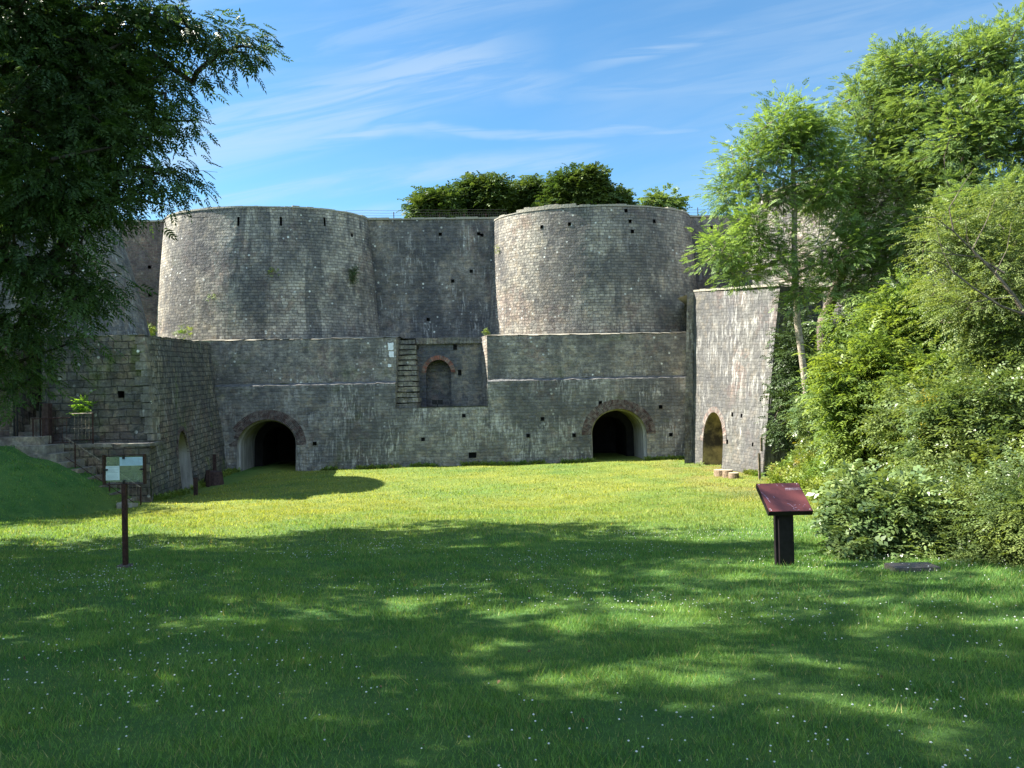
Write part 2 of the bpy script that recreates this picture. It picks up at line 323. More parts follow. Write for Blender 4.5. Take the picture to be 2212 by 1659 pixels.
for k_ in ('brick', 'brick_pink', 'brick_pale'):
    nt = M[k_].node_tree; b_ = nt.nodes['Principled BSDF']; src = b_.inputs['Base Color'].links[0].from_socket
    g_ = node(nt, 'ShaderNodeNewGeometry')
    nt.links.new(mixc(nt, 1.0, src, mixc(nt, g_.outputs['Random Per Island'], (0.6, 0.62, 0.65), (1.5, 1.45, 1.42)), 'MULTIPLY'), b_.inputs['Base Color'])
def mk_plaster():
    mt, nt, b = new_mat('vault_plaster'); L = nt.links.new
    geo = node(nt, 'ShaderNodeNewGeometry'); P = geo.outputs['Position']
    sp = node(nt, 'ShaderNodeSeparateXYZ'); L(P, sp.inputs[0])
    f = noise_n(nt, P, 1.5, 6, 0.6, mapping=((3, 3, 0.5),))
    col = mixc(nt, rng(nt, f, 0.35, 0.65), (0.36, 0.35, 0.33), (0.22, 0.21, 0.20))
    mo = math_n(nt, 'MULTIPLY', rng(nt, sp.outputs['Z'], -2.7, -1.7), rng(nt, noise_n(nt, P, 1.4, 4), 0.35, 0.6, 0.5, 1))
    col = mixc(nt, math_n(nt, 'MULTIPLY', mo, 0.85), col, (0.17, 0.16, 0.045))
    L(col, b.inputs['Base Color'])
    bp = node(nt, 'ShaderNodeBump'); bp.inputs['Strength'].default_value = 0.5; bp.inputs['Distance'].default_value = 0.04
    L(noise_n(nt, P, 5, 5), bp.inputs['Height']); L(bp.outputs[0], b.inputs['Normal'])
    return mt
M['plaster'] = mk_plaster()
M['tunnel_shade'] = simple('tunnel_shade_stone', (0.013, 0.012, 0.012), var=0.3, scale=3, bump=0.4)  # near-black colour stands in for the unlit depth of the tunnels
M['patchy'] = simple('patchy_render', (0.07, 0.06, 0.05), var=0.3, scale=0.9, col2=(0.42, 0.34, 0.17), bump=0.5)

def mk_grass(name, blades=False):
    mt, nt, b = new_mat(name); L = nt.links.new
    geo = node(nt, 'ShaderNodeNewGeometry'); P = geo.outputs['Position']
    big = noise_n(nt, P, 0.35, 5, 0.6)
    med = noise_n(nt, P, 1.6, 5, 0.65, mapping=((0.6, 1.3, 1),))
    dry = noise_n(nt, P, 0.22, 6, 0.62, mapping=((1, 1, 1), (13, 4, 0)))
    k = 1.0 if blades else 0.62
    g1 = (0.078*k, 0.205*k, 0.052*k); g2 = (0.14*k, 0.275*k, 0.064*k)
    col = mixc(nt, rng(nt, med, 0.35, 0.65), g1, g2)
    sp = node(nt, 'ShaderNodeSeparateXYZ'); L(P, sp.inputs[0])
    # dry patches; yellower where sunlit and greener where shaded, light put into the colour
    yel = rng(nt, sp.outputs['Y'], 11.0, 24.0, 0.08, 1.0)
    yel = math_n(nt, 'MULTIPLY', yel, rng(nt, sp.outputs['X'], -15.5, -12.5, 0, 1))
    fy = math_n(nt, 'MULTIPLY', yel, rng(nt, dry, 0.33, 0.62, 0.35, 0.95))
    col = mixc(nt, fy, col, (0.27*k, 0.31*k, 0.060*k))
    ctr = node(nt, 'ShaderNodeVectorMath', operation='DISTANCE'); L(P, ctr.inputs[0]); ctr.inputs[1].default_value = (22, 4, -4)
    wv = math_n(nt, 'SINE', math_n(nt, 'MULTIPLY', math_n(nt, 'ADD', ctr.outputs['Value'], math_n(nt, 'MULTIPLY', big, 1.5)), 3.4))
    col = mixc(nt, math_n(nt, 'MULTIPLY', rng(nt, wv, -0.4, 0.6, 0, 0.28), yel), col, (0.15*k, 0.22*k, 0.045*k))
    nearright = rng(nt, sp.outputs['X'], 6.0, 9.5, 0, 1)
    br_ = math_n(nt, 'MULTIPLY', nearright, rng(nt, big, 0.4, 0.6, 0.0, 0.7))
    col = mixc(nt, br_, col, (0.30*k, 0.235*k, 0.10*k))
    col = mixc(nt, math_n(nt, 'MULTIPLY', rng(nt, big, 0.52, 0.68), 0.35), col, (0.06*k, 0.15*k, 0.035*k))
    if blades:
        rnd = geo.outputs['Random Per Island']
        col = mixc(nt, rng(nt, math_n(nt, 'FRACT', math_n(nt, 'MULTIPLY', rnd, 37.7)), 0.90, 0.93, 0, 0.75), col, (0.34, 0.30, 0.14))
        col = mixc(nt, 1.0, col, mixc(nt, rnd, (0.5, 0.56, 0.5), (1.6, 1.45, 1.4)), 'MULTIPLY')
        L(col, b.inputs['Base Color']); b.inputs['Roughness'].default_value = 0.55; b.inputs['Specular IOR Level'].default_value = 0.25
        tr = node(nt, 'ShaderNodeBsdfTranslucent'); L(mixc(nt, 1.0, col, (1.5, 1.35, 0.6), 'MULTIPLY'), tr.inputs['Color'])
        mx = node(nt, 'ShaderNodeMixShader'); mx.inputs[0].default_value = 0.42
        L(b.outputs[0], mx.inputs[1]); L(tr.outputs[0], mx.inputs[2]); L(mx.outputs[0], nt.nodes['Material Output'].inputs[0])
    else:
        fn = noise_n(nt, P, 26, 6, 0.75)
        col = mixc(nt, 1.0, col, mixc(nt, fn, (0.35, 0.4, 0.35), (1.75, 1.7, 1.6)), 'MULTIPLY')
        L(col, b.inputs['Base Color'])
        bp = node(nt, 'ShaderNodeBump'); bp.inputs['Strength'].default_value = 0.9; bp.inputs['Distance'].default_value = 0.06
        L(fn, bp.inputs['Height']); L(bp.outputs[0], b.inputs['Normal'])
    return mt
M['lawn'] = mk_grass('lawn_turf'); M['blades'] = mk_grass('grass_blades', True)
M['soil'] = simple('bank_soil', (0.045, 0.05, 0.02), var=0.5, scale=2, bump=0.8)

def mk_leaf(name, cols, trans=0.4, gloss=0.35, rough=0.5, accent=None, acc_lo=0.62, scale=0.8):
    mt, nt, b = new_mat(name); L = nt.links.new
    geo = node(nt, 'ShaderNodeNewGeometry'); P = geo.outputs['Position']; rnd = geo.outputs['Random Per Island']
    f = noise_n(nt, P, scale, 3)
    col = mixc(nt, rng(nt, f, 0.35, 0.65), cols[0], cols[1])
    if accent: col = mixc(nt, rng(nt, noise_n(nt, P, scale*0.9, 3, mapping=((1, 1, 1), (31, 7, 2))), acc_lo, acc_lo+0.06), col, accent)
    col = mixc(nt, 1.0, col, mixc(nt, rnd, (0.6, 0.66, 0.6), (1.45, 1.35, 1.3)), 'MULTIPLY')
    L(col, b.inputs['Base Color']); b.inputs['Roughness'].default_value = rough; b.inputs['Specular IOR Level'].default_value = gloss
    tr = node(nt, 'ShaderNodeBsdfTranslucent'); L(mixc(nt, 1.0, col, (1.4, 1.35, 0.6), 'MULTIPLY'), tr.inputs['Color'])
    mx = node(nt, 'ShaderNodeMixShader'); mx.inputs[0].default_value = trans
    L(b.outputs[0], mx.inputs[1]); L(tr.outputs[0], mx.inputs[2]); L(mx.outputs[0], nt.nodes['Material Output'].inputs[0])
    return mt
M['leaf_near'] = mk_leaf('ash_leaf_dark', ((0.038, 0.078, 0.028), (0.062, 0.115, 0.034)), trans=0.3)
M['leaf_ash'] = mk_leaf('ash_leaf', ((0.125, 0.205, 0.075), (0.19, 0.29, 0.08)), trans=0.38)
M['leaf_ash2'] = mk_leaf('ash_leaf_bluish', ((0.13, 0.21, 0.09), (0.19, 0.275, 0.09)), trans=0.35)
M['leaf_elder'] = mk_leaf('elder_leaf', ((0.115, 0.185, 0.05), (0.19, 0.255, 0.055)), trans=0.4)
M['leaf_glossy'] = mk_leaf('glossy_leaf', ((0.09, 0.15, 0.06), (0.16, 0.22, 0.075)), trans=0.25, gloss=0.6, rough=0.35)
M['leaf_hedge'] = mk_leaf('hedge_leaf', ((0.10, 0.155, 0.055), (0.16, 0.21, 0.065)), trans=0.3, accent=(0.36, 0.30, 0.03), acc_lo=0.66, gloss=0.55, rough=0.4)
M['leaf_thorn'] = mk_leaf('thorn_leaf', ((0.13, 0.185, 0.065), (0.20, 0.25, 0.085)), trans=0.35)
M['leaf_ivy'] = mk_leaf('ivy_leaf', ((0.035, 0.065, 0.02), (0.06, 0.10, 0.03)), trans=0.15, gloss=0.5)
M['leaf_far'] = mk_leaf('sycamore_leaf', ((0.045, 0.085, 0.025), (0.085, 0.125, 0.035)), trans=0.25, scale=0.35)
M['leaf_far_pale'] = mk_leaf('poplar_leaf', ((0.10, 0.15, 0.05), (0.12, 0.19, 0.06)), trans=0.35)
M['weed'] = mk_leaf('weed_leaf', ((0.12, 0.21, 0.045), (0.20, 0.25, 0.05)), trans=0.35, accent=(0.30, 0.27, 0.08))
M['leaf_bright'] = mk_leaf('bright_fern', ((0.12, 0.26, 0.03), (0.18, 0.34, 0.04)), trans=0.5)
M['petal'] = simple('clover_petal', (0.62, 0.62, 0.58), var=0.15, bump=0)

# ------------------------------------------------------------------ terrain
def sstep(a, b, x):
    t = np.clip((x-a)/(b-a), 0, 1); return t*t*(3-2*t)
def toe_x(Y):
    return np.interp(Y, [-40, 6, 10, 13, 20, 30, 33, 40, 60], [7.6, 7.2, 7.0, 7.6, 9.3, 10.7, 12.0, 13.5, 14])
def ground_z(X, Y):
    X = np.asarray(X, float); Y = np.asarray(Y, float)
    z = -1.6-0.085*np.clip(Y, -15, 24)
    z = z-0.32*sstep(24, 33, Y)
    z = z+0.03*np.sin(X*0.55+1.3)*np.cos(Y*0.4)+0.02*np.sin(X*1.7+Y*0.9)
    z = z+0.05*sstep(-10, 10, X)*sstep(34, 42, Y)
    # grass mound on the left
    r = np.sqrt((X+20.6)**2+(Y-26.3)**2)
    h = 0.55*(6.8-r); h = np.where(h > 0, h, 0); h = 2.75*(1-np.exp(-h/2.0)) * 1.15
    h2 = 1.9*sstep(15.5, 26, -X)*sstep(30, 18, Y)
    lump = 0.06*np.sin(X*2.1+Y*0.7)*np.cos(Y*1.9-X)+0.04*np.sin(X*4.3)*np.cos(Y*3.7)
    z = z+np.maximum(h, h2*(Y < 26.4))*(1+lump)
    # bank on the right
    t = np.maximum(X-toe_x(Y), 0)
    z = z+7.2*(1-np.exp(-t*0.62/5.0)) * sstep(0.0, 1.2, t+0.6)*1.0
    # land rising far off on both sides
    z = z+0.5*np.maximum(np.abs(X)-45, 0)*0.2
    return z
def gz(x, y): return float(ground_z(x, y))
def build_ground():
    xs = np.concatenate([[-900, -500, -250, -120, -70], np.arange(-46, -24, 1.5), np.arange(-24, 16, 0.3), np.arange(16, 46, 1.5), [70, 120, 250, 500, 900]])
    ys = np.concatenate([[-400, -120, -50, -20], np.arange(-8, 3, 1.0), np.arange(3, 44, 0.3), np.arange(44, 60, 2), [80, 120, 200, 400, 900]])
    X, Y = np.meshgrid(xs, ys); Z = ground_z(X, Y)
    v = np.stack([X.ravel(), Y.ravel(), Z.ravel()], 1); nx, ny = len(xs), len(ys)
    i = np.arange(nx-1)[None, :]+np.arange(ny-1)[:, None]*nx
    f = np.stack([i, i+1, i+1+nx, i+nx], -1).reshape(-1, 4)
    o = np_mesh('lawn_ground', v, f, M['lawn'], smooth=True); o['kind'] = 'structure'
    return o
def np_mesh(name, v, f, mat, parent=None, smooth=False):
    me = bpy.data.meshes.new(name); v = np.asarray(v, np.float32); f = np.asarray(f, np.int32)
    if parent is not None: v = v-np.array(parent.location, np.float32)
    k = f.shape[1]
    me.vertices.add(len(v)); me.vertices.foreach_set('co', v.ravel())
    me.loops.add(f.size); me.loops.foreach_set('vertex_index', f.ravel())
    me.polygons.add(len(f)); me.polygons.foreach_set('loop_start', np.arange(0, f.size, k, dtype=np.int32))
    try: me.polygons.foreach_set('loop_total', np.full(len(f), k, np.int32))
    except Exception: pass
    me.materials.append(mat); me.update(calc_edges=True)
    if smooth: me.shade_smooth()
    o = bpy.data.objects.new(name, me); COL.objects.link(o)
    if parent is not None: o.parent = parent
    return o
build_ground()

# ------------------------------------------------------------------ masonry surfaces
def frange(a, b, step):
    n = max(1, int(round((b-a)/step))); return [a+(b-a)*i/n for i in range(n+1)]
def arch_h(u, a):      # a = (uc, half_width, v_spring, v_top)
    t = (u-a[0])/a[1]
    return a[2]+(a[3]-a[2])*math.sqrt(max(0, 1-t*t)) if abs(t) <= 1.0000001 else -1e9
def surf(name, fn, ur, vr, mat, parent, cell=0.4, arches=(), cuts=(), holes=(), jit=0.02, top_jit=0.0, uvs=1.0, depth_dir=None, uoff=0.0):
    us = set(round(x, 4) for x in frange(ur[0], ur[1], cell)); vs = set(round(x, 4) for x in frange(vr[0], vr[1], cell))
    def add(S, x, r):
        if r[0]+1e-6 < x < r[1]-1e-6:
            for y in [y for y in S if abs(y-x) < 0.03 and y not in r and y not in keep]: S.discard(y)
            S.add(round(x, 4)); keep.add(round(x, 4))
    keep = set()
    for a in arches:
        add(vs, a[2], vr)
        for k in range(0, 21): add(us, a[0]-a[1]*math.cos(math.pi*k/20), ur)
    for c in cuts:
        for k in (0, 1): add(us, c[k], ur)
        for k in (2, 3): add(vs, c[k], vr)
    for h in holes:
        for k in (0, 1): add(us, h[k], ur)
        for k in (2, 3): add(vs, h[k], vr)
    us = sorted(us); vs = sorted(vs); nu, nv = len(us), len(vs)
    V = []; UVs = []; raised = {}
    for j, v in enumerate(vs):
        for i, u in enumerate(us):
            vv = v
            for a in arches:
                if abs(u-a[0]) < a[1]-1e-3: vv = max(vv, arch_h(u, a))
            p = fn(u, vv)
            n1 = noise.noise(p*0.7)*jit*1.4+noise.noise(p*2.9)*jit
            q = fn(u+0.01, vv)-fn(u, vv); r = fn(u, vv+0.01)-fn(u, vv); nn = q.cross(r).normalized()
            free = not any(abs(u-a[0]) <= a[1]+0.02 for a in arches)
            p = p+nn*(n1 if free else 0)
            if j == nv-1 and top_jit: p.z += noise.noise(Vector((u*1.9, 3.3, 0)))*top_jit+random.uniform(-0.4, 0.4)*top_jit
            V.append(p); UVs.append((u*uvs+uoff, vv))
    Fc = []
    for j in range(nv-1):
        for i in range(nu-1):
            uc = (us[i]+us[i+1])/2; vc = (vs[j]+vs[j+1])/2
            if any(abs(uc-a[0]) < a[1] and vs[j+1] <= min(arch_h(us[i], a), arch_h(us[i+1], a))+1e-5 for a in arches): continue
            if any(c[0] < uc < c[1] and c[2] < vc < c[3] for c in list(cuts)+list(holes)): continue
            a0 = j*nu+i; Fc.append((a0, a0+1, a0+1+nu, a0+nu))
    o = mesh_obj(name, V, Fc, mat, parent, UVs)
    # each hole is a real pocket, coloured black to stand for its shade
    for h in holes:
        mb = MB(); dp = h[4] if len(h) > 4 else 0.35
        c = [fn(h[0], h[2]), fn(h[1], h[2]), fn(h[1], h[3]), fn(h[0], h[3])]
        nn = (c[1]-c[0]).cross(c[3]-c[0]).normalized()
        c = [p+nn*0.02 for p in c]; e = [p-nn*dp for p in c]
        for k in range(4):
            k2 = (k+1) % 4; mb.quad(c[k], c[k2], e[k2], e[k])
        mb.quad(*e); mb.build(h[5] if len(h) > 5 else 'putlog_hole', M['black'] if dp > 0.3 else mat, parent)
    return o
def bilin(BL, BR, TR, TL):
    BL, BR, TR, TL = map(Vector, (BL, BR, TR, TL)); Lu = ((BR-BL).length+(TR-TL).length)/2; H = TL.z-BL.z
    def fn(u, v):
        s = u/Lu; t = (v-BL.z)/H
        return BL*((1-s)*(1-t))+BR*(s*(1-t))+TR*(s*t)+TL*((1-s)*t)
    return fn, Lu
def nrm(fn, u, v):
    q = fn(u+0.01, v)-fn(u, v); r = fn(u, v+0.01)-fn(u, v); return q.cross(r).normalized()
def arch_outline(a, v0, n=20, k=1.0, dk=0.0):
    pts = [(a[0]-a[1]*k-dk, v0)]
    for i in range(n+1):
        t = math.pi*i/n; pts.append((a[0]-(a[1]*k+dk)*math.cos(t), a[2]+((a[3]-a[2])*k+dk)*math.sin(t)))
    pts.append((a[0]+a[1]*k+dk, v0)); return pts
def vault(fn, a, v0, depth, mat, parent, back=None, step=True, name='vault'):
    """barrel behind an arch opening: plain reveal, small step inwards, long barrel, end wall"""
    n = nrm(fn, a[0], (a[2]+a[3])/2); n.z = 0; n.normalize(); ns = []
    secs = [(0.0, 1.0), (0.35, 1.0), (0.36, 0.93), (2.9, 0.93)] if step else [(0.0, 1.0), (depth, 1.0)]
    full = []
    for (d, k) in secs:
        o_ = [fn(u, v) for (u, v) in arch_outline(a, v0, 24, k)]
        full.append([p-n*(d-0.012) for p in o_])
    fine = []
    for s in range(len(full)-1):
        m_ = 1 if s < len(full)-2 or len(full) < 3 else 10
        for q in range(m_):
            fine.append([A.lerp(B, q/m_) for A, B in zip(full[s], full[s+1])])
    fine.append(full[-1])
    V = []; UVs = []; Fc = []; w = len(fine[0])
    for s, ring in enumerate(fine):
        for i, p in enumerate(ring): V.append(p); UVs.append((i*0.2, s*0.5))
    for s in range(len(fine)-1):
        for i in range(w-1):
            k = s*w+i; Fc.append((k, k+1, k+w+1, k+w))
    mesh_obj(name, V, Fc, mat, parent, UVs)
    if step:
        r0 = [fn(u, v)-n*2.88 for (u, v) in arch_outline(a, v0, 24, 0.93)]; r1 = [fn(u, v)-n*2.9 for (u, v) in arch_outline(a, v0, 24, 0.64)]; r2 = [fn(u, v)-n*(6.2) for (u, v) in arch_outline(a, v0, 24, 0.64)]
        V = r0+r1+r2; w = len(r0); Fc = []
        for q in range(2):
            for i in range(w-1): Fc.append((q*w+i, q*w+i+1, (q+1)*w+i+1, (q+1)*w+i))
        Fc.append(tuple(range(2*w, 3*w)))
        mesh_obj('inner_tunnel', V, Fc, M['tunnel_shade'], parent, [(p.x, p.z) for p in V]); return
    mesh_obj('end_wall', fine[-1], [tuple(range(w))], back or mat, parent, [((p.x), p.z) for p in fine[-1]])
def brick_ring(fn, a, v0, rings, mat, parent, proud=0.006, brick_w=0.075, th=0.27, start=0.0, jambs=0.0):
    mb = MB()
    for r in range(rings):
        r0 = 0.0+r*th; r1 = r0+th-0.012
        per = math.pi*(a[1]+(a[3]-a[2]))/2+math.pi*r0; nb = int(per/brick_w)
        for i in range(nb):
            t0 = math.pi*(i+0.07)/nb; t1 = math.pi*(i+0.93)/nb
            if not (start <= t0 and t1 <= math.pi-start): continue
            j = random.uniform(-0.004, 0.006); cs = []
            for (t, rr) in ((t0, r0), (t1, r0), (t1, r1), (t0, r1)):
                cs.append((a[0]-(a[1]+rr)*math.cos(t), a[2]+(a[3]-a[2]+rr)*math.sin(t)))
            n = nrm(fn, a[0], a[2]); k = len(mb.v)
            P0 = [fn(u, v) for u, v in cs]
            for pp in P0: mb.v.append(pp-n*0.08); mb.uv.append((0, 0))
            for pp in P0: mb.v.append(pp+n*(proud+j)); mb.uv.append((0, 0))
            mb.f += [(k+4, k+7, k+6, k+5)[::-1], (k, k+1, k+5, k+4), (k+1, k+2, k+6, k+5), (k+2, k+3, k+7, k+6), (k+3, k, k+4, k+7)]
    return mb.build('brick_arch', mat, parent)
def hole_at(fn, px, py, ur, vr, w=0.2, h=0.2, dp=0.35, nm='putlog_hole'):
    u, v = find_uv(fn, px, py, ur, vr); return (u-w/2, u+w/2, v-h/2, v+h/2, dp, nm)

# ---- round towers
def tower(label, cx, cy, z0, z1, ab, at_, mat, holes_px=(), slits_px=(), notch=None, arc=(0, 2*math.pi)):
    root = empty('round_tower', (cx, cy, z0), label, 'tower')
    am = (ab[0]+at_[0])/2
    def fn(u, v):
        t = (v-z0)/(z1-z0); th = u/am
        s = t+0.10*math.sin(math.pi*t)*-1*0.5
        a_ = ab[0]+(at_[0]-ab[0])*s; b_ = ab[1]+(at_[1]-ab[1])*s
        return Vector((cx+a_*math.sin(th), cy-b_*math.cos(th), v))
    ur = (-math.pi*am*0.5, math.pi*am*0.5); hs = []
    vr = (z0, z1)
    for (px, py) in holes_px: hs.append(hole_at(fn, px, py, (-am*1.5, am*1.5), vr, 0.2, 0.2))
    for (px, py) in slits_px: hs.append(hole_at(fn, px, py, (-am*1.5, am*1.5), vr, 0.12, 0.52, 0.4, 'arrow_slit'))
    surf('tower_wall', fn, (-math.pi*am, math.pi*am), vr, mat, root, cell=0.33, holes=hs, jit=0.011)
    # coping ring and top
    mb = MB(); N = 180; k0 = 0
    def P(th, da, z): return Vector((cx+(at_[0]+da)*math.sin(th), cy-(at_[1]+da)*math.cos(th), z))
    nz = []
    while len(nz) < N+6:
        q = random.uniform(-0.055, 0.03); nz += [q+random.uniform(-.006, .006) for _ in range(random.randint(2, 5))]
    for i in range(N):
        t0 = 2*math.pi*i/N; t1 = 2*math.pi*(i+1)/N-0.002
        zt = z1+0.10+nz[i]
        if notch and notch[0] < (t0 if t0 < math.pi else t0-2*math.pi) < notch[1]: zt += 0.13
        A = [P(t0, 0.04, z1-0.02), P(t1, 0.04, z1-0.02), P(t1, 0.03, zt), P(t0, 0.03, zt), P(t0, -0.6, z1-0.02), P(t1, -0.6, z1-0.02), P(t1, -0.6, zt+0.02), P(t0, -0.6, zt+0.02)]
        n = len(mb.v); mb.v += A; mb.uv += [(0, 0)]*8
        mb.f += [(n, n+1, n+2, n+3), (n+3, n+2, n+6, n+7), (n+5, n+4, n+7, n+6), (n, n+3, n+7, n+4), (n+1, n+5, n+6, n+2)]
    mb.build('coping', M['coping'], root)
    top = [P(2*math.pi*i/60, -0.3, z1-0.15) for i in range(60)]
    mesh_obj('tower_top', top, [tuple(range(60))], M['lawn'], root, [(0, 0)]*60)
    return fn, root
t1_holes = []
fnT1, rT1 = tower('round stone tower left of centre, brightly lit along its left edge', -15.2, 46.6, 3.2, 11.15, (6.95, 4.35), (6.3, 3.75), M['tower'],
      holes_px=[(760, 508)], slits_px=[(515, 478), (607, 478), (701, 479)])
fnT2, rT2 = tower('round stone tower right of centre with trees showing above its rim', 5.35, 47.7, 3.2, 11.05, (6.85, 4.3), (6.3, 3.75), M['tower2'],
      holes_px=[(1361, 478), (1413, 478), (1230, 484), (1170, 490), (1366, 500), (1352, 455)], notch=(-0.9, -0.22))
fnT0, rT0 = tower('dark round tower at the far left, half hidden behind hanging tree branches', -24.0, 34.6, 2.2, 9.1, (6.7, 6.3), (4.95, 4.9), M['curtain'])  # dark stone, its tone also standing in for tree shade on this tower
fnT4, rT4 = tower('pale stone tower on the right seen through the slender ash tree', 21.4, 45.0, 3.0, 11.45, (7.2, 6.4), (6.3, 5.5), M['tower'])

# ---- curtain walls
def curtain(label, x0, x1, mat, holes_px=()):
    root = empty('curtain_wall', ((x0+x1)/2, 47+0.054*(x0+x1)/2, 3.0), label, 'wall')
    fn = lambda u, v: Vector((u, 47.0+0.054*u+0.04*(v-3.3), v))
    hs = [hole_at(fn, px, py, (x0, x1), (3.0, 11.2)) for (px, py) in holes_px]
    surf('wall_face', fn, (x0, x1), (2.8, 11.22), mat, root, cell=0.45, holes=hs, jit=0.03)
    mb = MB(); x = x0
    while x < x1-0.05:
        w = min(random.uniform(0.5, 0.9), x1-x); y = 47.32+0.054*x; h = random.uniform(-0.06, 0.03)
        mb.box((x, y-0.05-random.uniform(0, .03), 11.2), (x+w-0.012, y+0.9, 11.32+h)); x += w
    mb.build('coping', M['coping'], root)
    b = MB(); b.quad((x0, 48.3+0.054*x0, 2.8), (x1, 48.3+0.054*x1, 2.8), (x1, 48.3+0.054*x1, 11.25), (x0, 48.3+0.054*x0, 11.25)); b.build('rear_face', mat, root)
    return root
curtain('streaked dark curtain wall between the two central round towers', -10.2, 0.4, M['curtain'], [(951, 506), (1034, 505), (978, 607), (1018, 586), (1041, 508), (925, 690)])
curtain('narrow reddish-brown curtain wall between the far left tower and the lit left tower', -31, -20.5, M['curtain_red'], [(323, 577), (324, 637)])
curtain('dark curtain wall between the right round tower and the slender ash tree', 10.6, 22.0, M['curtain'], [(1550, 587), (1536, 492)])

# ---- gallery wall (two tiers with two tunnels and a stepped recess)
G = empty('gallery_wall', (-4, 41.3, -4.0), 'long two-tiered grey wall below the towers with two arched tunnels and a recess', 'wall')
XA, XB = -18.6, 10.5; NL, NR, NZ = -6.5, -1.38, -0.69
fnL = lambda u, v: Vector((u, 41.2+0.0851*(v+4)+0.054*u, v))
fnU = lambda u, v: Vector((u, 41.87+0.135*(v-0.84)+0.054*u, v))
LU, LV = (XA, XB), (-4.3, 0.70)
def arch_from_px(fn, pl, pr, pyt, pys, ur, vr, pym):
    ul, _ = find_uv(fn, pl, pym, ur, vr); u2, _ = find_uv(fn, pr, pym, ur, vr)
    _, vt = find_uv(fn, (pl+pr)/2, pyt, ur, vr); _, vs_ = find_uv(fn, (pl+pr)/2, pys, ur, vr)
    return ((ul+u2)/2, (u2-ul)/2, vs_, vt)
A1 = arch_from_px(fnL, 512, 640, 906, 963, LU, (-4.3, 0.7), 985)
A2 = arch_from_px(fnL, 1278, 1398, 883, 938, LU, (-4.3, 0.7), 965)
lowh = [(680, 958), (914, 949), (1002, 898), (1141, 941), (1240, 940), (1297, 870), (1449, 939), (1427, 879), (1172, 905)]
hs = [hole_at(fnL, px, py, LU, LV, 0.2, 0.2) for px, py in lowh]+[hole_at(fnL, 1021, 983, LU, LV, 0.42, 0.30, 0.7, 'drain_opening')]
surf('lower_face', fnL, LU, LV, M['gallery_low'], G, cell=0.4, arches=(A1, A2), cuts=((NL, NR, NZ, 0.71),), holes=hs, jit=0.025)
for xa, xb in ((XA, NL), (NR, XB)):
    surf('ledge', lambda u, v: Vector((u, 41.6+0.054*u+(v-0.70)*1.93+0.05*noise.noise(Vector((u*2, 0, 1))), v+0.06*noise.noise(Vector((u*1.3, 5, 1)))+0.04*noise.noise(Vector((u*5, v*9, 1))))), (xa, xb), (0.70, 0.84), M['ledge'], G, cell=0.2, jit=0.01)
uph = [hole_at(fnU, 1262, 1e9, (XA, XB), (0.84, 3.3))] if False else []
surf('upper_face', fnU, (XA, NL), (0.84, 3.3), M['gallery'], G, cell=0.4, jit=0.025)
surf('upper_face', fnU, (NR, XB), (0.84, 3.3), M['gallery'], G, cell=0.4, jit=0.025)
# sloping top of the terrace and its floor
tp = MB()
for xa, xb in ((XA, NL), (NR, XB)):
    for a in frange(xa, xb, 0.6)[:-1]:
        bq = min(a+0.6, xb); 
        tp.quad((a, 42.17+0.054*a+random.uniform(-.03, .02), 3.3+random.uniform(-.03, .05)), (bq, 42.17+0.054*bq+random.uniform(-.03, .02), 3.3+random.uniform(-.03, .05)), (bq, 43.5+0.054*bq, 3.47), (a, 43.5+0.054*a, 3.47))
tp.build('terrace_edge', M['coping'], G)
tf = MB(); tf.quad((XA-4, 43.5-0.054*20, 3.46), (NL, 43.5+0.054*NL, 3.46), (NL, 49, 3.5), (XA-4, 49, 3.5)); tf.quad((NR, 43.5+0.054*NR, 3.46), (XB+6, 43.5+.6, 3.46), (XB+6, 49, 3.5), (NR, 49, 3.5))
tf.quad((NL, 43.75+0.054*NL, 3.36), (NR, 43.75+0.054*NR, 3.36), (NR, 49, 3.5), (NL, 49, 3.5))
tf.build('terrace_floor', M['coping'], G)
# recess: floor, back wall with bricked-up arch, side returns, steep steps
fnB = lambda u, v: Vector((u, 43.45+0.05*(v+0.7)+0.054*u, v))
NA = arch_from_px(fnB, 921, 975, 777, 805, (NL, NR), (NZ, 3.3), 850)
nh = [hole_at(fnB, 901, 799-48, (NL, NR), (NZ, 3.3), 0.17, 0.24), hole_at(fnB, 983, 796-46, (NL, NR), (NZ, 3.3), 0.22, 0.3), hole_at(fnB, 1012, 736, (NL, NR), (NZ, 3.3), 0.2, 0.2), hole_at(fnB, 993, 843-40+2, (NL, NR), (NZ, 3.3), 0.2, 0.32)]
surf('recess_back', fnB, (NL+0.9, NR-0.36), (NZ-0.02, 3.34), M['niche'], G, cell=0.4, arches=(NA,), holes=nh, jit=0.02)
vault(fnB, NA, NZ-0.02, 0.7, M['niche'], G, back=M['niche'], step=False, name='blind_arch')
brick_ring(fnB, NA, NZ, 1, M['brick_pink'], G, proud=0.025, brick_w=0.11, th=0.26)
rc = MB()
rc.quad((NL, 41.48+0.054*NL, NZ), (NR, 41.48+0.054*NR, NZ), (NR, 43.6+0.054*NR, NZ+0.02), (NL, 43.6+0.054*NL, NZ+0.02)); rc.build('recess_floor', M['soil'], G)
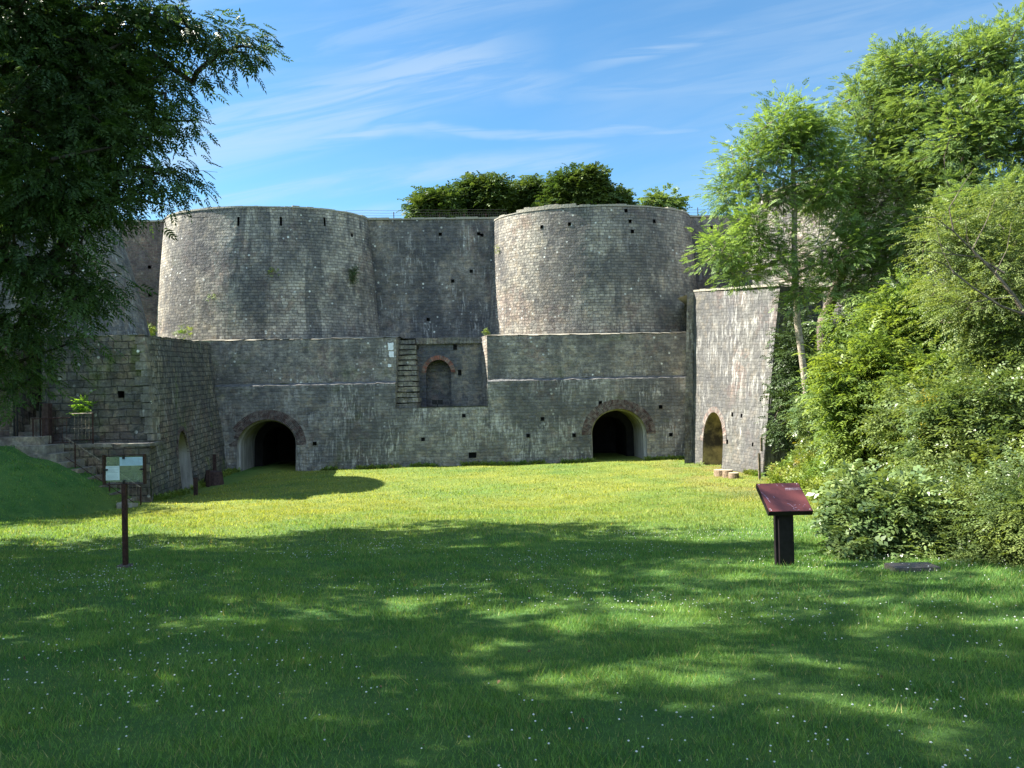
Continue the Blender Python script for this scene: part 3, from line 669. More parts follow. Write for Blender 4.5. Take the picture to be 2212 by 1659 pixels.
def side_ret(x, sgn, xb):
    mb = MB(); ys = [41.48, 41.6, 41.87, 42.2, 43.7]
    def prof(z): return (fnL(x, z) if z <= 0.7 else fnU(x, max(z, 0.84))).y
    zs = frange(NZ, 3.36, 0.3)
    for i in range(len(zs)-1):
        z0, z1 = zs[i], zs[i+1]; y0, y1 = prof(z0), prof(z1); ye = 43.75+0.054*x
        q = [(x, y0, z0), (x, y1, z1), (xb, ye, z1), (xb, ye, z0)]
        mb.quad(*(q if sgn > 0 else q[::-1]), uv=[(p[1], p[2]) for p in (q if sgn > 0 else q[::-1])])
    mb.build('side_return', M['tower'] if sgn < 0 else M['gallery'], G)
side_ret(NL, 1, NL); side_ret(NR+0.02, -1, NR-0.42)
nbd = MB()
for i in range(9):
    a = NL+0.95+i*0.42; nbd.box((a, 43.50+0.054*a, 3.0+random.uniform(-.02, .02)), (a+0.405, 44.2, 3.36+random.uniform(-.03, .02)))
nbd.build('recess_coping', M['gallery'], G)
stp = MB(); ns = 13
for i in range(ns):
    z0 = NZ+i*(3.98/ns); y0 = 41.75+0.054*NL+i*(1.6/ns)
    x0 = NL+random.uniform(0, 0.02); x1 = NL+1.2+random.uniform(-0.04, 0.04)-0.02*i
    a = x0
    while a < x1-0.05:
        bq = min(x1, a+random.uniform(0.35, 0.7)); dy = random.uniform(-0.02, 0.03)
        stp.box((a, y0+dy, z0+random.uniform(-.01, .02)), (bq-0.012, 44.2, z0+3.98/ns-0.055+random.uniform(-.02, .015))); a = bq
stp.build('steep_steps', M['gallery'], G)
vault(fnL, A1, -4.3, 9.0, M['plaster'], G, name='tunnel_vault'); vault(fnL, A2, -4.3, 9.0, M['plaster'], G, name='tunnel_vault')
brick_ring(fnL, A1, -4.3, 2, M['brick'], G, start=0.0); brick_ring(fnL, A2, -4.3, 2, M['brick'], G)
b = MB(); b.quad((XA, 52, -4.4), (XB+8, 52, -4.4), (XB+8, 52, 3.4), (XA, 52, 3.4)); b.build('rear_face', M['gallery'], G)

# pale mortar patches beside the recess
mp_ = MB()
for (px, py, w, h) in ((844, 748, .34, .42), (846, 765, .30, .36), (842, 790, .2, .18)):
    u, v = find_uv(fnU, px, py, (-9, -5), (0.84, 3.3)); p = fnU(u, v)
    k = len(mp_.v); cnt = 14; n = nrm(fnU, u, v)
    ring = [Vector((u+w/2*max(-1, min(1, 1.6*math.cos(t)))*(1+random.uniform(-.2, .12)), 0, v+h/2*max(-1, min(1, 1.6*math.sin(t)))*(1+random.uniform(-.2, .12)))) for t in [2*math.pi*i/cnt for i in range(cnt)]]
    R1 = [fnU(q.x, q.z)+n*0.035 for q in ring]; R2 = [fnU(q.x, q.z)-n*0.05 for q in ring]
    mp_.v += R1+R2; mp_.uv += [(0, 0)]*(2*cnt); mp_.f.append(tuple(range(k, k+cnt)))
    for i in range(cnt): j = (i+1) % cnt; mp_.f.append((k+cnt+i, k+cnt+j, k+j, k+i))
mp_.build('mortar_patch', simple('white_mortar', (0.66, 0.68, 0.68), var=0.1, scale=9), G)

# ---- left bastion with stair opening
B = empty('bastion_wall', (-15, 30, -4), 'mossy block-built bastion wall on the left, its corner striped with pale lichen', 'wall')
fnS, LS = bilin((-13.62, 28.3, -4.3), (-15.75, 41.6, -4.3), (-16.95, 41.9, 3.22), (-14.08, 28.3, 2.56))
SA = arch_from_px(fnS, 391, 415, 928, 985, (0, LS), (-4.3, 2), 1030)
surf('side_face', fnS, (0, LS), (-4.3, 2.56), M['bastion_side'], B, cell=0.4, arches=(SA,), jit=0.07, top_jit=0.05)
vault(fnS, SA, -4.3, 1.0, M['plaster'], B, back=M['plaster'], step=False, name='side_arch_reveal')
brick_ring(fnS, SA, -4.3, 1, M['brick'], B, th=0.24, brick_w=0.1)
fnF, LF = bilin((-17.85, 28.3, -1.6), (-13.75, 28.3, -1.6), (-14.08, 28.3, 2.56), (-17.85, 28.45, 2.56))
surf('front_face', fnF, (0, LF), (-1.6, 2.56), M['bastion'], B, cell=0.25, jit=0.075, top_jit=0.05, holes=[hole_at(fnF, 263, 852, (0, LF), (-1.6, 2.5), 0.26, 0.26)])
fnF2, LF2 = bilin((-32, 28.3, -1.6), (-19.1, 28.3, -1.6), (-19.1, 28.4, 2.56), (-32, 28.4, 2.56))
surf('front_face', fnF2, (0, LF2), (-1.6, 2.56), M['curtain_red'], B, cell=0.4, jit=0.05, top_jit=0.05)
fnP, LP = bilin((-32, 27.4, -4.3), (-13.4, 27.4, -4.3), (-13.47, 27.4, -1.54), (-32, 27.4, -1.54))
surf('base_face', fnP, (0, LP), (-4.3, -1.54), M['bastion'], B, cell=0.3, jit=0.05, top_jit=0.04)
fnQ, LQ = bilin((-13.4, 27.4, -4.3), (-13.62, 28.32, -4.3), (-13.72, 28.32, -1.54), (-13.47, 27.4, -1.54))
surf('base_side', fnQ, (0, LQ), (-4.3, -1.54), M['bastion_side'], B, cell=0.3, jit=0.02)
cp = MB(); x = -13.44
while x > -19.4:
    w = random.uniform(0.4, 0.8); cp.box((x-w+0.015, 27.36+random.uniform(-.02, .02), -1.66), (x, 28.5, -1.54+random.uniform(-.02, .02))); x -= w
cp.build('base_coping', M['block'], B)
tpp = MB(); tpp.quad((-32, 28.4, 2.5), (-14.05, 28.3, 2.54), (-16.95, 41.9, 3.2), (-32, 41.9, 3.2)); tpp.build('top_terrace', M['lawn'], B)
jm = MB()   # stair well sides
jm.box((-17.93, 28.22, -1.6), (-17.72, 35, 2.5)); jm.box((-19.2, 28.22, -1.6), (-19.02, 35, 2.5)); jm.build('stair_well', M['bastion'], B)
us_ = MB()
for i in range(16):
    z = -1.55+i*0.27; y = 28.1+i*0.36
    us_.box((-19.03, y, z-0.35), (-17.9, y+0.6, z+0.2+random.uniform(-.015, .015)))
us_.build('upper_steps', M['block'], B)
# quoins with lichen at the corner
qn = MB(); z = -1.5; i = 0
while z < 2.35:
    h = random.uniform(0.26, 0.34); t = (z+1.6)/4.16; xc = -13.74-0.35*t; L_ = 0.55 if i % 2 else 0.32
    qn.box((xc-L_*random.uniform(.5, 1), 28.27+random.uniform(-.03, .01), z), (xc+0.02+random.uniform(-.02, .02), 28.24+(0.34 if i % 2 else 0.6), z+h-0.02+random.uniform(-.02, .01))); z += h; i += 1
qn.build('corner_quoins', stone('quoin_stone', seed=51, row=3, width=3, streak=1.0, lichen=1.0, c1=(0.26, 0.25, 0.21), c2=(0.16, 0.15, 0.13), stain_amt=0.6), B)

# lower flight of stone steps in front of the bastion base
ST = empty('stone_stairs', (-15.5, 26.8, -3.9), 'worn stone steps climbing left against the bastion, behind the glazed notice board', 'stairs')
for i in range(9):
    pxs = 306-i*23; p0 = at(pxs, 1098-i*16.8, 26.9)
    mb = MB(); zt = p0.z+0.05
    mb.box((p0.x-1.1, 26.25+random.uniform(-.06, .06), zt-0.6), (p0.x, 27.36, zt+random.uniform(-.02, .02)))
    mb.build('step', M['block'], ST)
mb = MB(); p0 = at(98, 959, 27.0); mb.box((p0.x-1.6, 26.7, p0.z-0.5), (p0.x, 27.36, p0.z+0.28)); mb.build('landing_block', M['block'], ST)
rubble = empty('loose_stone', tuple(at(272, 1082, 25.8)), 'pale broken stones lying at the foot of the stone steps', 'stones')
mb = MB()
for (px, py, s) in ((268, 1086, .22), (283, 1090, .18), (262, 1080, .14)):
    p = at(px, py, 25.7); p.z = gz(p.x, p.y)+0.06
    Rr = Matrix.Translation(p) @ Matrix.Rotation(random.uniform(0, 3), 4, 'Z') @ Matrix.Rotation(0.2, 4, 'X')
    mb.box((-s, -s*0.7, -0.08), (s, s*0.7, 0.1), Rr)
mb.build('stone', M['coping'], rubble)

# ---- railings
def railing(label, top_pts, drop, posts, mat=M['rail'], spacing=0.13, mid=None, name='iron_railing', group=None):
    top_pts = [Vector(p) for p in top_pts]
    root = empty(name, tuple(top_pts[0]-Vector((0, 0, drop))), label, 'railing', group)
    mb = MB(); mb.tube(top_pts, 0.022, 6); mb.build('top_rail', mat, root)
    if mid:
        mb = MB(); mb.tube([p-Vector((0, 0, mid)) for p in top_pts], 0.015, 5); mb.build('mid_rail', mat, root)
    mb = MB(); mb.tube([p-Vector((0, 0, drop-0.08)) for p in top_pts], 0.015, 5); mb.build('bottom_rail', M['rust'], root)
    for i in range(len(top_pts)-1):
        a, b_ = top_pts[i], top_pts[i+1]; n = int((b_-a).length/spacing)
        for k in range(1, n):
            p = a.lerp(b_, k/n); mb = MB(); mb.tube([p, p-Vector((0, 0, drop-0.08))], 0.009, 5, cap=False); mb.build('baluster', mat, root)
    for p in posts:
        mb = MB(); p = Vector(p); mb.tube([p+Vector((0, 0, 0.02)), p-Vector((0, 0, drop+0.1))], 0.026, 6); mb.build('post', M['rust'], root)
    return root
pa, pb, pc = at(141, 945, 26.25), at(225, 1000, 26.25), at(304, 1053, 26.25)
railing('sloping iron handrail with thin bars down the stone steps', [pa, pb, pc], 0.78, [at(162, 957, 26.25), at(236, 1008, 26.25), pc], spacing=0.16)
railing('short pale upright railing on the bastion ledge beside the stair opening', [at(153, 894, 27.5), at(200, 893, 27.5)], 1.05, [at(200, 893, 27.5)], mid=0.55)
railing('dark iron railing in front of the upper stair opening', [at(68, 905, 27.0), at(153, 902, 27.4)], 1.0, [at(71, 905, 27.0), at(92, 905, 27.0)], mat=M['rust'])
gt = empty('stair_gate', tuple(at(65, 958, 28.1)), 'black open iron gate at the dark stair opening on the left', 'gate')
mb = MB(); g0, g1 = at(30, 870, 28.05), at(92, 868, 28.05)
for x in (g0.x, g0.x+0.12, g1.x-0.1, g1.x): mb = MB(); mb.tube([(x, 28.05, -1.5), (x, 28.05, g0.z)], 0.03, 6); mb.build('upright', M['black'], gt)
mb = MB(); mb.box((g1.x+0.06, 27.9, -1.5), (g1.x+0.30, 28.15, g0.z-0.05)); mb.build('gate_post', M['darkwood'], gt)

# ---- right wing wall
W = empty('wing_wall', (10.5, 36, -4), 'sunlit pale leaning wing wall on the right with a narrow pointed-looking arch', 'wall')
fnW, LW = bilin((9.52, 39.5, -4.3), (11.12, 33.3, -4.3), (12.36, 33.5, 4.62), (9.86, 39.6, 5.24))
WA = arch_from_px(fnW, 1518, 1560, 890, 955, (0, LW), (-4.3, 4), 990)
wh = [hole_at(fnW, px, py, (0, LW), (-4.3, 4), 0.12, 0.2) for (px, py) in ((1582, 895), (1602, 898), (1571, 954), (1627, 960))]
surf('wall_face', fnW, (0, LW), (-4.3, 5.24), M['wing'], W, cell=0.3, arches=(WA,), holes=wh, jit=0.03, top_jit=0.03)
vault(fnW, WA, -4.3, 1.6, M['patchy'], W, back=M['patchy'], step=False, name='arch_reveal')
brick_ring(fnW, WA, -4.3, 1, M['brick_pale'], W, th=0.3, brick_w=0.1)
fnY, LY = bilin((9.84, 42.3, -4.3), (9.04, 39.30, -4.3), (9.44, 39.43, 5.2), (10.35, 42.8, 5.3))
surf('pier_side', fnY, (0, LY), (-4.3, 5.3), M['gallery_low'], W, cell=0.3, jit=0.01)
fnX, LX = bilin((9.04, 39.30, -4.3), (9.52, 39.5, -4.3), (9.86, 39.6, 5.24), (9.44, 39.43, 5.24))
surf('pier_face', fnX, (0, LX), (-4.3, 5.24), M['gallery_low'], W, cell=0.3, jit=0.02)
fnE, LE = bilin((11.12, 33.3, -4.3), (14.5, 33.9, -4.3), (14.5, 34.3, 4.5), (12.24, 33.5, 4.62))
surf('end_face', fnE, (0, LE), (-4.3, 4.62), M['wing'], W, cell=0.5, jit=0.03)
mb = MB(); mb.quad((9.86, 39.6, 5.22), (12.24, 33.5, 4.6), (15.5, 34.3, 4.6), (16, 45, 5.2)); mb.quad((9.86, 39.6, 5.22), (16, 45, 5.2), (11, 46, 5.2), (9.62, 42.6, 5.28)); mb.build('top_surface', M['coping'], W)
cpw = MB(); n = 12
for i in range(n):
    a = Vector((9.86, 39.6, 5.24)).lerp(Vector((12.24, 33.5, 4.62)), i/n); c = Vector((9.86, 39.6, 5.24)).lerp(Vector((12.24, 33.5, 4.62)), (i+0.96)/n); h = random.uniform(0.07, 0.12)
    o_ = Vector((0.5, 0.2, 0)); q = Vector((-0.03, -0.01, 0))
    k = len(cpw.v); cpw.v += [a+q, c+q, c+o_, a+o_]+[p+Vector((0, 0, h)) for p in (a+q, c+q, c+o_, a+o_)]; cpw.uv += [(0, 0)]*8
    cpw.f += [(k, k+1, k+5, k+4), (k+4, k+5, k+6, k+7), (k+1, k+2, k+6, k+5), (k+3, k, k+4, k+7)]
cpw.build('coping', M['coping'], W)

# ---- rampart earth behind the towers
def build_rampart():
    xs = np.arange(-70, 71, 4.0); ys = np.array([48.4, 49.5, 52, 58, 66, 80, 110, 118])
    X, Y = np.meshgrid(xs, ys); Z = 10.7+0.3*np.sin(X*0.2)+0*Y
    Z[0] = -4.5; Z[-1] = -4.5; Z[:, 0] = -4.5; Z[:, -1] = -4.5
    Y = Y+np.where(Y < 60, 0.054*X, 0)
    nx, ny = len(xs), len(ys); i = np.arange(nx-1)[None, :]+np.arange(ny-1)[:, None]*nx
    o = np_mesh('rampart_ground', np.stack([X.ravel(), Y.ravel(), Z.ravel()], 1), np.stack([i, i+1, i+1+nx, i+nx], -1).reshape(-1, 4), M['lawn']); o['kind'] = 'structure'
build_rampart()

# wire fence on the rampart
FN = empty('wire_fence', (-4, 49, 11.2), 'thin dark wire fence on top of the middle curtain wall', 'fence')
mb = MB(); ftop = 11.95
for k in range(5):
    z = 11.35+k*0.17; mb.tube([(-10.5+q*1.3, 48.2+0.054*(-10.5+q*1.3), z+0.02*math.sin(q*2.2)) for q in range(0, 9)], 0.008, 4, cap=False)
for k in range(36):
    x = -5.2+k*0.15; mb.tube([(x, 48.2+0.054*x, 11.3), (x, 48.2+0.054*x, 11.3+0.5)], 0.006, 4, cap=False)
mb.build('wires', M['wire'], FN)
for px in (852, 950, 1003, 1050):
    p = at(px, 468, 48.0); mb = MB(); mb.tube([(p.x, 48.15+0.054*p.x, 11.2), (p.x, 48.15+0.054*p.x, 11.75 if px > 900 else 11.9)], 0.03, 6); mb.build('post', M['rust'], FN)
FN2 = empty('wire_fence', (12.5, 49, 11.2), 'faint wire fence above the right curtain wall', 'fence')
mb = MB()
for k in range(4): mb.tube([(11.6+q, 48.4+0.65, 11.35+k*0.2) for q in range(0, 5)], 0.008, 4, cap=False)
mb.build('wires', M['wire'], FN2)
for x in (12.6, 14.6):
    mb = MB(); mb.tube([(x, 49.05, 11.1), (x, 49.05, 12.1)], 0.025, 6); mb.build('post', M['rust'], FN2)

# ------------------------------------------------------------------ small things on the lawn
# glazed notice board on a post
d = ray(272, 1225); 
def ground_hit(px, py):
    d = ray(px, py); t = 1.0
    for _ in range(4000):
        p = d*t
        if p.z <= gz(p.x, p.y): return p
        t += 0.02
    return d*t
pg = ground_hit(272, 1225)
NB = empty('notice_board', tuple(pg), 'rust-framed glazed notice board with two faded papers on a dark post', 'sign')
Y = pg.y; topc = at(269, 1014, Y)
mb = MB(); mb.box((pg.x-0.033, Y-0.04, pg.z-0.1), (pg.x+0.033, Y+0.02, at(270, 1044, Y).z)); mb.build('post', M['rust'], NB)
mb = MB(); mb.box((pg.x-0.10, Y-0.09, pg.z-0.02), (pg.x+0.08, Y+0.07, pg.z+0.04)); mb.build('foot_plate', M['slab'], NB)
tl, br_ = at(223, 982, Y), at(315, 1045, Y); w, h = br_.x-tl.x, tl.z-br_.z
x0, x1, z0, z1 = pg.x-w/2, pg.x+w/2, topc.z-h/2, topc.z+h/2
mb = MB(); t = 0.017
for (a, b_) in (((x0, Y-.03, z0), (x0+t*1.5, Y+.03, z1)), ((x1-t*1.5, Y-.03, z0), (x1, Y+.03, z1)), ((x0+t*1.5, Y-.03, z1-t*.6), (x1-t*1.5, Y+.03, z1)), ((x0+t*1.5, Y-.03, z0), (x1-t*1.5, Y+.03, z0+t*.6))): mb.box(a, b_)
mb.build('frame', M['rust'], NB)
cx_, cz_ = (x0+x1)/2, (z0+z1)/2
for (a, b_) in (((cx_-.013, Y-.04, z1-.07), (cx_+.013, Y-.008, z1-.01)), ((cx_-.013, Y-.04, z0+.01), (cx_+.013, Y-.008, z0+.07)), ((x0+.02, Y-.04, cz_-.013), (x0+.075, Y-.008, cz_+.013)), ((x1-.075, Y-.04, cz_-.013), (x1-.02, Y-.008, cz_+.013))):
    mb = MB(); mb.box(a, b_); mb.build('clip', M['black'], NB)
gl, nt, bb = new_mat('acrylic_pane'); nt.nodes.remove(bb); L = nt.links.new
tr_ = node(nt, 'ShaderNodeBsdfTransparent'); tr_.inputs[0].default_value = (0.86, 0.93, 0.90, 1); gs = node(nt, 'ShaderNodeBsdfGlossy'); gs.inputs['Roughness'].default_value = 0.12
mx = node(nt, 'ShaderNodeMixShader'); mx.inputs[0].default_value = 0.07; L(tr_.outputs[0], mx.inputs[1]); L(gs.outputs[0], mx.inputs[2])
mx2 = node(nt, 'ShaderNodeMixShader'); mx2.inputs[0].default_value = 0.10; df = node(nt, 'ShaderNodeBsdfDiffuse'); df.inputs[0].default_value = (0.35, 0.45, 0.42, 1)
L(mx.outputs[0], mx2.inputs[1]); L(df.outputs[0], mx2.inputs[2]); L(mx2.outputs[0], nt.nodes['Material Output'].inputs[0])
mb = MB(); mb.box((x0+.05, Y-.003, z0+.04), (x1-.05, Y+.003, z1-.035)); mb.build('pane', gl, NB)
def paper(pl, pt, pr, pb, mat, lines, skip=()):
    a, b_ = at(pl, pt, Y), at(pr, pb, Y); pw = b_.x-a.x; ph = a.z-b_.z
    xa = cx_+(a.x-topc.x); za = cz_+(a.z-topc.z)
    mb = MB(); mb.box((xa, Y-.0085, za-ph), (xa+pw, Y-.0055, za)); o = mb.build('paper', mat, NB)
    for k in range(lines):
        if k in skip: continue
        zz = za-ph*(k+1)/(lines+1); xx = xa+pw*0.1; 
        if k == 0 and lines > 7: xx += pw*0.15
        end = xa+pw*random.choice((0.93, 0.9, 0.86, 0.7))
        mb = MB(); mb.box((xx, Y-.0100, zz-.0016), (end, Y-.0088, zz+.0016)); mb.build('print_line', M['ink'], NB)
paper(259, 988, 309, 1005, M['paper_blue'], 7)
paper(229, 1007, 259, 1037, M['paper'], 10, (1, 5))

# lectern
pl_ = ground_hit(1698, 1222); Y = pl_.y
LC = empty('lectern_sign', tuple(pl_), 'low dark lectern with a scratched maroon tilted panel at the edge of the sunlit lawn', 'sign')
zt = at(1690, 1105, Y).z
mb = MB(); pw = 15.5/F_PX*Y
mb.box((pl_.x-pw, Y-0.05, pl_.z-0.1), (pl_.x+pw, Y+0.08, zt-0.02)); mb.build('post', M['lectern'], LC)
mb = MB(); mb.box((pl_.x-pw-0.035, Y+0.0, pl_.z-0.1), (pl_.x-pw+0.002, Y+0.07, zt-0.03)); mb.build('post_flange', M['lectern'], LC)
# tilted panel: local x right, y up the slope, z normal
fl, fr, tlp = at(1661, 1106, Y-0.20), at(1757, 1104, Y-0.20), None
pwid = 95.5/F_PX*(Y-0.2); slope = math.radians(33); plen = 0.60
Mx = Matrix.Translation(Vector(((fl.x+fr.x)/2, Y-0.20, (fl.z+fr.z)/2))) @ Matrix.Rotation(slope, 4, 'X')
mb = MB(); mb.box((-pwid/2, 0, -0.07), (pwid/2, plen, -0.002), Mx); o = mb.build('panel_box', M['lectern'], LC)
mb = MB(); mb.box((-pwid/2+.006, 0.006, -0.002), (pwid/2-.006, plen-.006, 0.003), Mx); mb.build('panel', M['maroon'], LC)
mb = MB()
for (x, y) in ((-pwid/2+.04, .03), (-pwid/2+.03, .055), (pwid/2-.035, .035), (pwid/2-.035, plen-.03), (-pwid/2+.03, plen-.03)): mb = MB(); mb.box((x-.006, y-.006, .003), (x+.006, y+.006, .006), Mx); mb.build('screw', M['scuff'], LC)
mb = MB(); random.seed(5)
for (yy, x0_, x1_, hh) in ((plen-.125, .07, .275, .010), (plen-.155, .065, .28, .006)):
    xx = x0_
    while xx < x1_:
        lw = random.uniform(.006, .014); mb.box((xx, yy-hh/2, .003), (xx+lw, yy+hh/2*(1+random.uniform(0, .8)), .0045), Mx); xx += lw+.004
mb.build('caption', simple('caption_grey', (0.36, 0.3, 0.36), bump=0), LC)
M['scratch'] = simple('scratch_grey', (0.33, 0.24, 0.33), bump=0)
for (x, y, l, a) in ((.02, .15, .05, -.8), (.05, .10, .05, -1.1), (.085, .075, .03, .1), (.09, .125, .03, .2), (.06, .04, .05, -.9), (.11, .03, .03, .3), (-.26, .34, .16, -1.2), (-.24, .25, .12, -1.35), (-.02, plen-.05, .035, -1.2), (.055, plen-.06, .04, -1.3), (.16, .13, .02, .7), (-.14, .3, .04, -1.5), (.2, .1, .014, 0), (.23, .13, .012, 1)):
    Rr = Mx @ Matrix.Translation((x, y, .003)) @ Matrix.Rotation(a, 4, 'Z'); mb = MB(); mb.box((-l/2, -.0022, 0), (l/2, .0022, .0012), Rr); mb.build('scratch', M['scratch'], LC)

# posts near the bastion
gp = 'dark posts on the lawn by the bastion'
for (px, pyb, pyt, lab) in ((423, 1070, 1033, 'nearest and shortest-looking dark red post on the lawn by the bastion'), (450, 1052, 1017, 'dark red post on the lawn between its two neighbours by the bastion'), (464, 1033, 981, 'tallest dark red post with a pale top, leaning by the corner of the bastion')):
    p = ground_hit(px, pyb); h = (pyb-pyt)/F_PX*p.y
    o = empty('timber_post', tuple(p), lab, 'post', gp)
    mb = MB(); mb.box((p.x-.07, p.y-.06, p.z-.1), (p.x+.07, p.y+.06, p.z+h)); mb.build('shaft', M['darkwood'], o)
    mb = MB(); mb.box((p.x-.075, p.y-.065, p.z+h), (p.x+.075, p.y+.065, p.z+h+.03)); mb.build('cap', M['coping'] if px == 464 else M['darkwood'], o)
p = ground_hit(462, 1047)
o = empty('tree_stump', tuple(p), 'low dark weathered stump beside the posts at the bastion corner', 'stump')
mb = MB(); mb.tube([(p.x, p.y, p.z-.1), (p.x, p.y, p.z+.25), (p.x+.02, p.y, p.z+.62)], [.48, .42, .36], 11); mb.build('wood', M['darkwood'], o)
# three short logs by the wing wall
gp = 'short upright logs by the wing wall'
for (px, pyb, r, h, lab) in ((1557, 1028, .30, .28, 'leftmost short log by the wing wall, partly behind the middle one'), (1572, 1031, .22, .33, 'middle and tallest of the short logs by the wing wall'), (1585, 1033, .22, .24, 'rightmost and lowest short log by the wing wall')):
    p = ground_hit(px, pyb); o = empty('cut_log', tuple(p), lab, 'log', gp)
    mb = MB(); pts = [(p.x, p.y, p.z-.05), (p.x, p.y, p.z+h)]; mb.tube(pts, [r*1.04, r], 14, cap=False); mb.build('bark', M['log'], o)
    mb = MB(); ring = [Vector((p.x+r*math.cos(2*math.pi*k/14), p.y+r*math.sin(2*math.pi*k/14), p.z+h)) for k in range(14)]; mb.v = ring; mb.uv = [(0, 0)]*14; mb.f = [tuple(range(14))]; mb.build('cut_top', M['logtop'], o)
# stakes in the weeds
gp = 'thin stakes in the weeds'
for (px, pyb, pyt, lab) in ((1641, 1030, 979, 'thin brown stake at the near end of the wing wall'), (1718, 1041, 1001, 'pale wooden stake standing in the weeds right of the wing wall'), (1645, 970, 945, 'short dark stake leaning against the near edge of the wing wall')):
    Yd = 31.5 if px != 1718 else 28.5
    a = at(px, pyb, Yd); b_ = at(px, pyt, Yd); a.z = min(a.z, gz(a.x, a.y)+0.0) if px != 1645 else a.z
    o = empty('stake', tuple(a), lab, 'stake', gp); mb = MB(); mb.box((a.x-.045, a.y-.04, a.z-.1), (a.x+.045, a.y+.04, b_.z)); mb.build('shaft', M['stake'] if px == 1718 else M['rail'], o)
# floodlight in the recess
p = at(945, 874, 42.6+.054*-4); p.z = NZ
o = empty('floodlight', tuple(p), 'small black twin floodlight standing in the wall recess', 'lamp')
mb = MB(); mb.tube([(p.x, p.y, p.z), (p.x, p.y, p.z+.2)], .03, 6); mb.box((p.x-.3, p.y-.1, p.z+.16), (p.x-.02, p.y+.1, p.z+.42)); mb.box((p.x+.02, p.y-.1, p.z+.16), (p.x+.3, p.y+.1, p.z+.42)); mb.build('housing', M['black'], o)
# flat slab under the shrubs
p = ground_hit(1990, 1236)
o = empty('stone_slab', tuple(p), 'flat grey stone slab at the foot of the right-hand shrubs', 'slab')
mb = MB(); mb.box((p.x-.30, p.y+.05, p.z-.1), (p.x+.28, p.y+.35, p.z+.045)); mb.build('slab', M['slab'], o)

# ------------------------------------------------------------------ vegetation
def rand_rot(n, dirs, roll=None):
    """orthonormal frames (n,3,3), columns x=dir, y=side, z=normal"""
    d = dirs/np.linalg.norm(dirs, axis=1, keepdims=True)
    up = np.tile([0, 0, 1.0], (n, 1))+RNG.normal(0, 0.45, (n, 3))
    s = np.cross(up, d); s /= np.linalg.norm(s, axis=1, keepdims=True)+1e-9
    u = np.cross(d, s)
    return np.stack([d, s, u], 2)
def leaf_tpl(L_, W_, n=1, rach=0.25, droop=0.25, kind='pinnate'):
    V = []
    def lf(b, ang, l, w, dz):
        c, s_ = math.cos(ang), math.sin(ang); px_, py_ = -s_, c
        V.append(b); V.append((b[0]+c*l*.45+px_*w/2, b[1]+s_*l*.45+py_*w/2, b[2]+l*0.10-dz*.3)); V.append((b[0]+c*l, b[1]+s_*l, b[2]-dz)); V.append((b[0]+c*l*.45-px_*w/2, b[1]+s_*l*.45-py_*w/2, b[2]+l*0.10-dz*.3))
    if kind == 'pinnate':
        pairs = (n-1)//2
        for i in range(pairs):
            x = rach*(0.25+0.75*i/pairs); z = -droop*rach*(x/rach)**2
            for sg in (1, -1): lf((x, 0, z), sg*math.radians(55-8*i/pairs), L_*(0.85+0.15*math.sin(math.pi*(i+1)/(pairs+1))), W_, droop*L_*.7)
        lf((rach, 0, -droop*rach), 0, L_, W_, droop*L_)
    else:   # alternate simple leaves along a twig
        for i in range(n):
            x = rach*(i+0.5)/n; lf((x, 0, -droop*rach*(x/rach)**2), (1 if i % 2 else -1)*math.radians(50+10*math.sin(i*2.1)), L_*(0.8+0.3*math.sin(i*1.7)**2), W_, L_*(0.1+0.35*math.cos(i*2.7)**2))
    return np.array(V)
def place(tpl, pos, dirs, scales):
    R = rand_rot(len(pos), dirs)
    V = np.einsum('nij,kj->nki', R, tpl)*scales[:, None, None]+pos[:, None, :]
    return V.reshape(-1, 3)
def crown(name, V, mat, parent):
    f = np.arange(len(V), dtype=np.int32).reshape(-1, 4)
    return np_mesh(name, V, f, mat, parent)

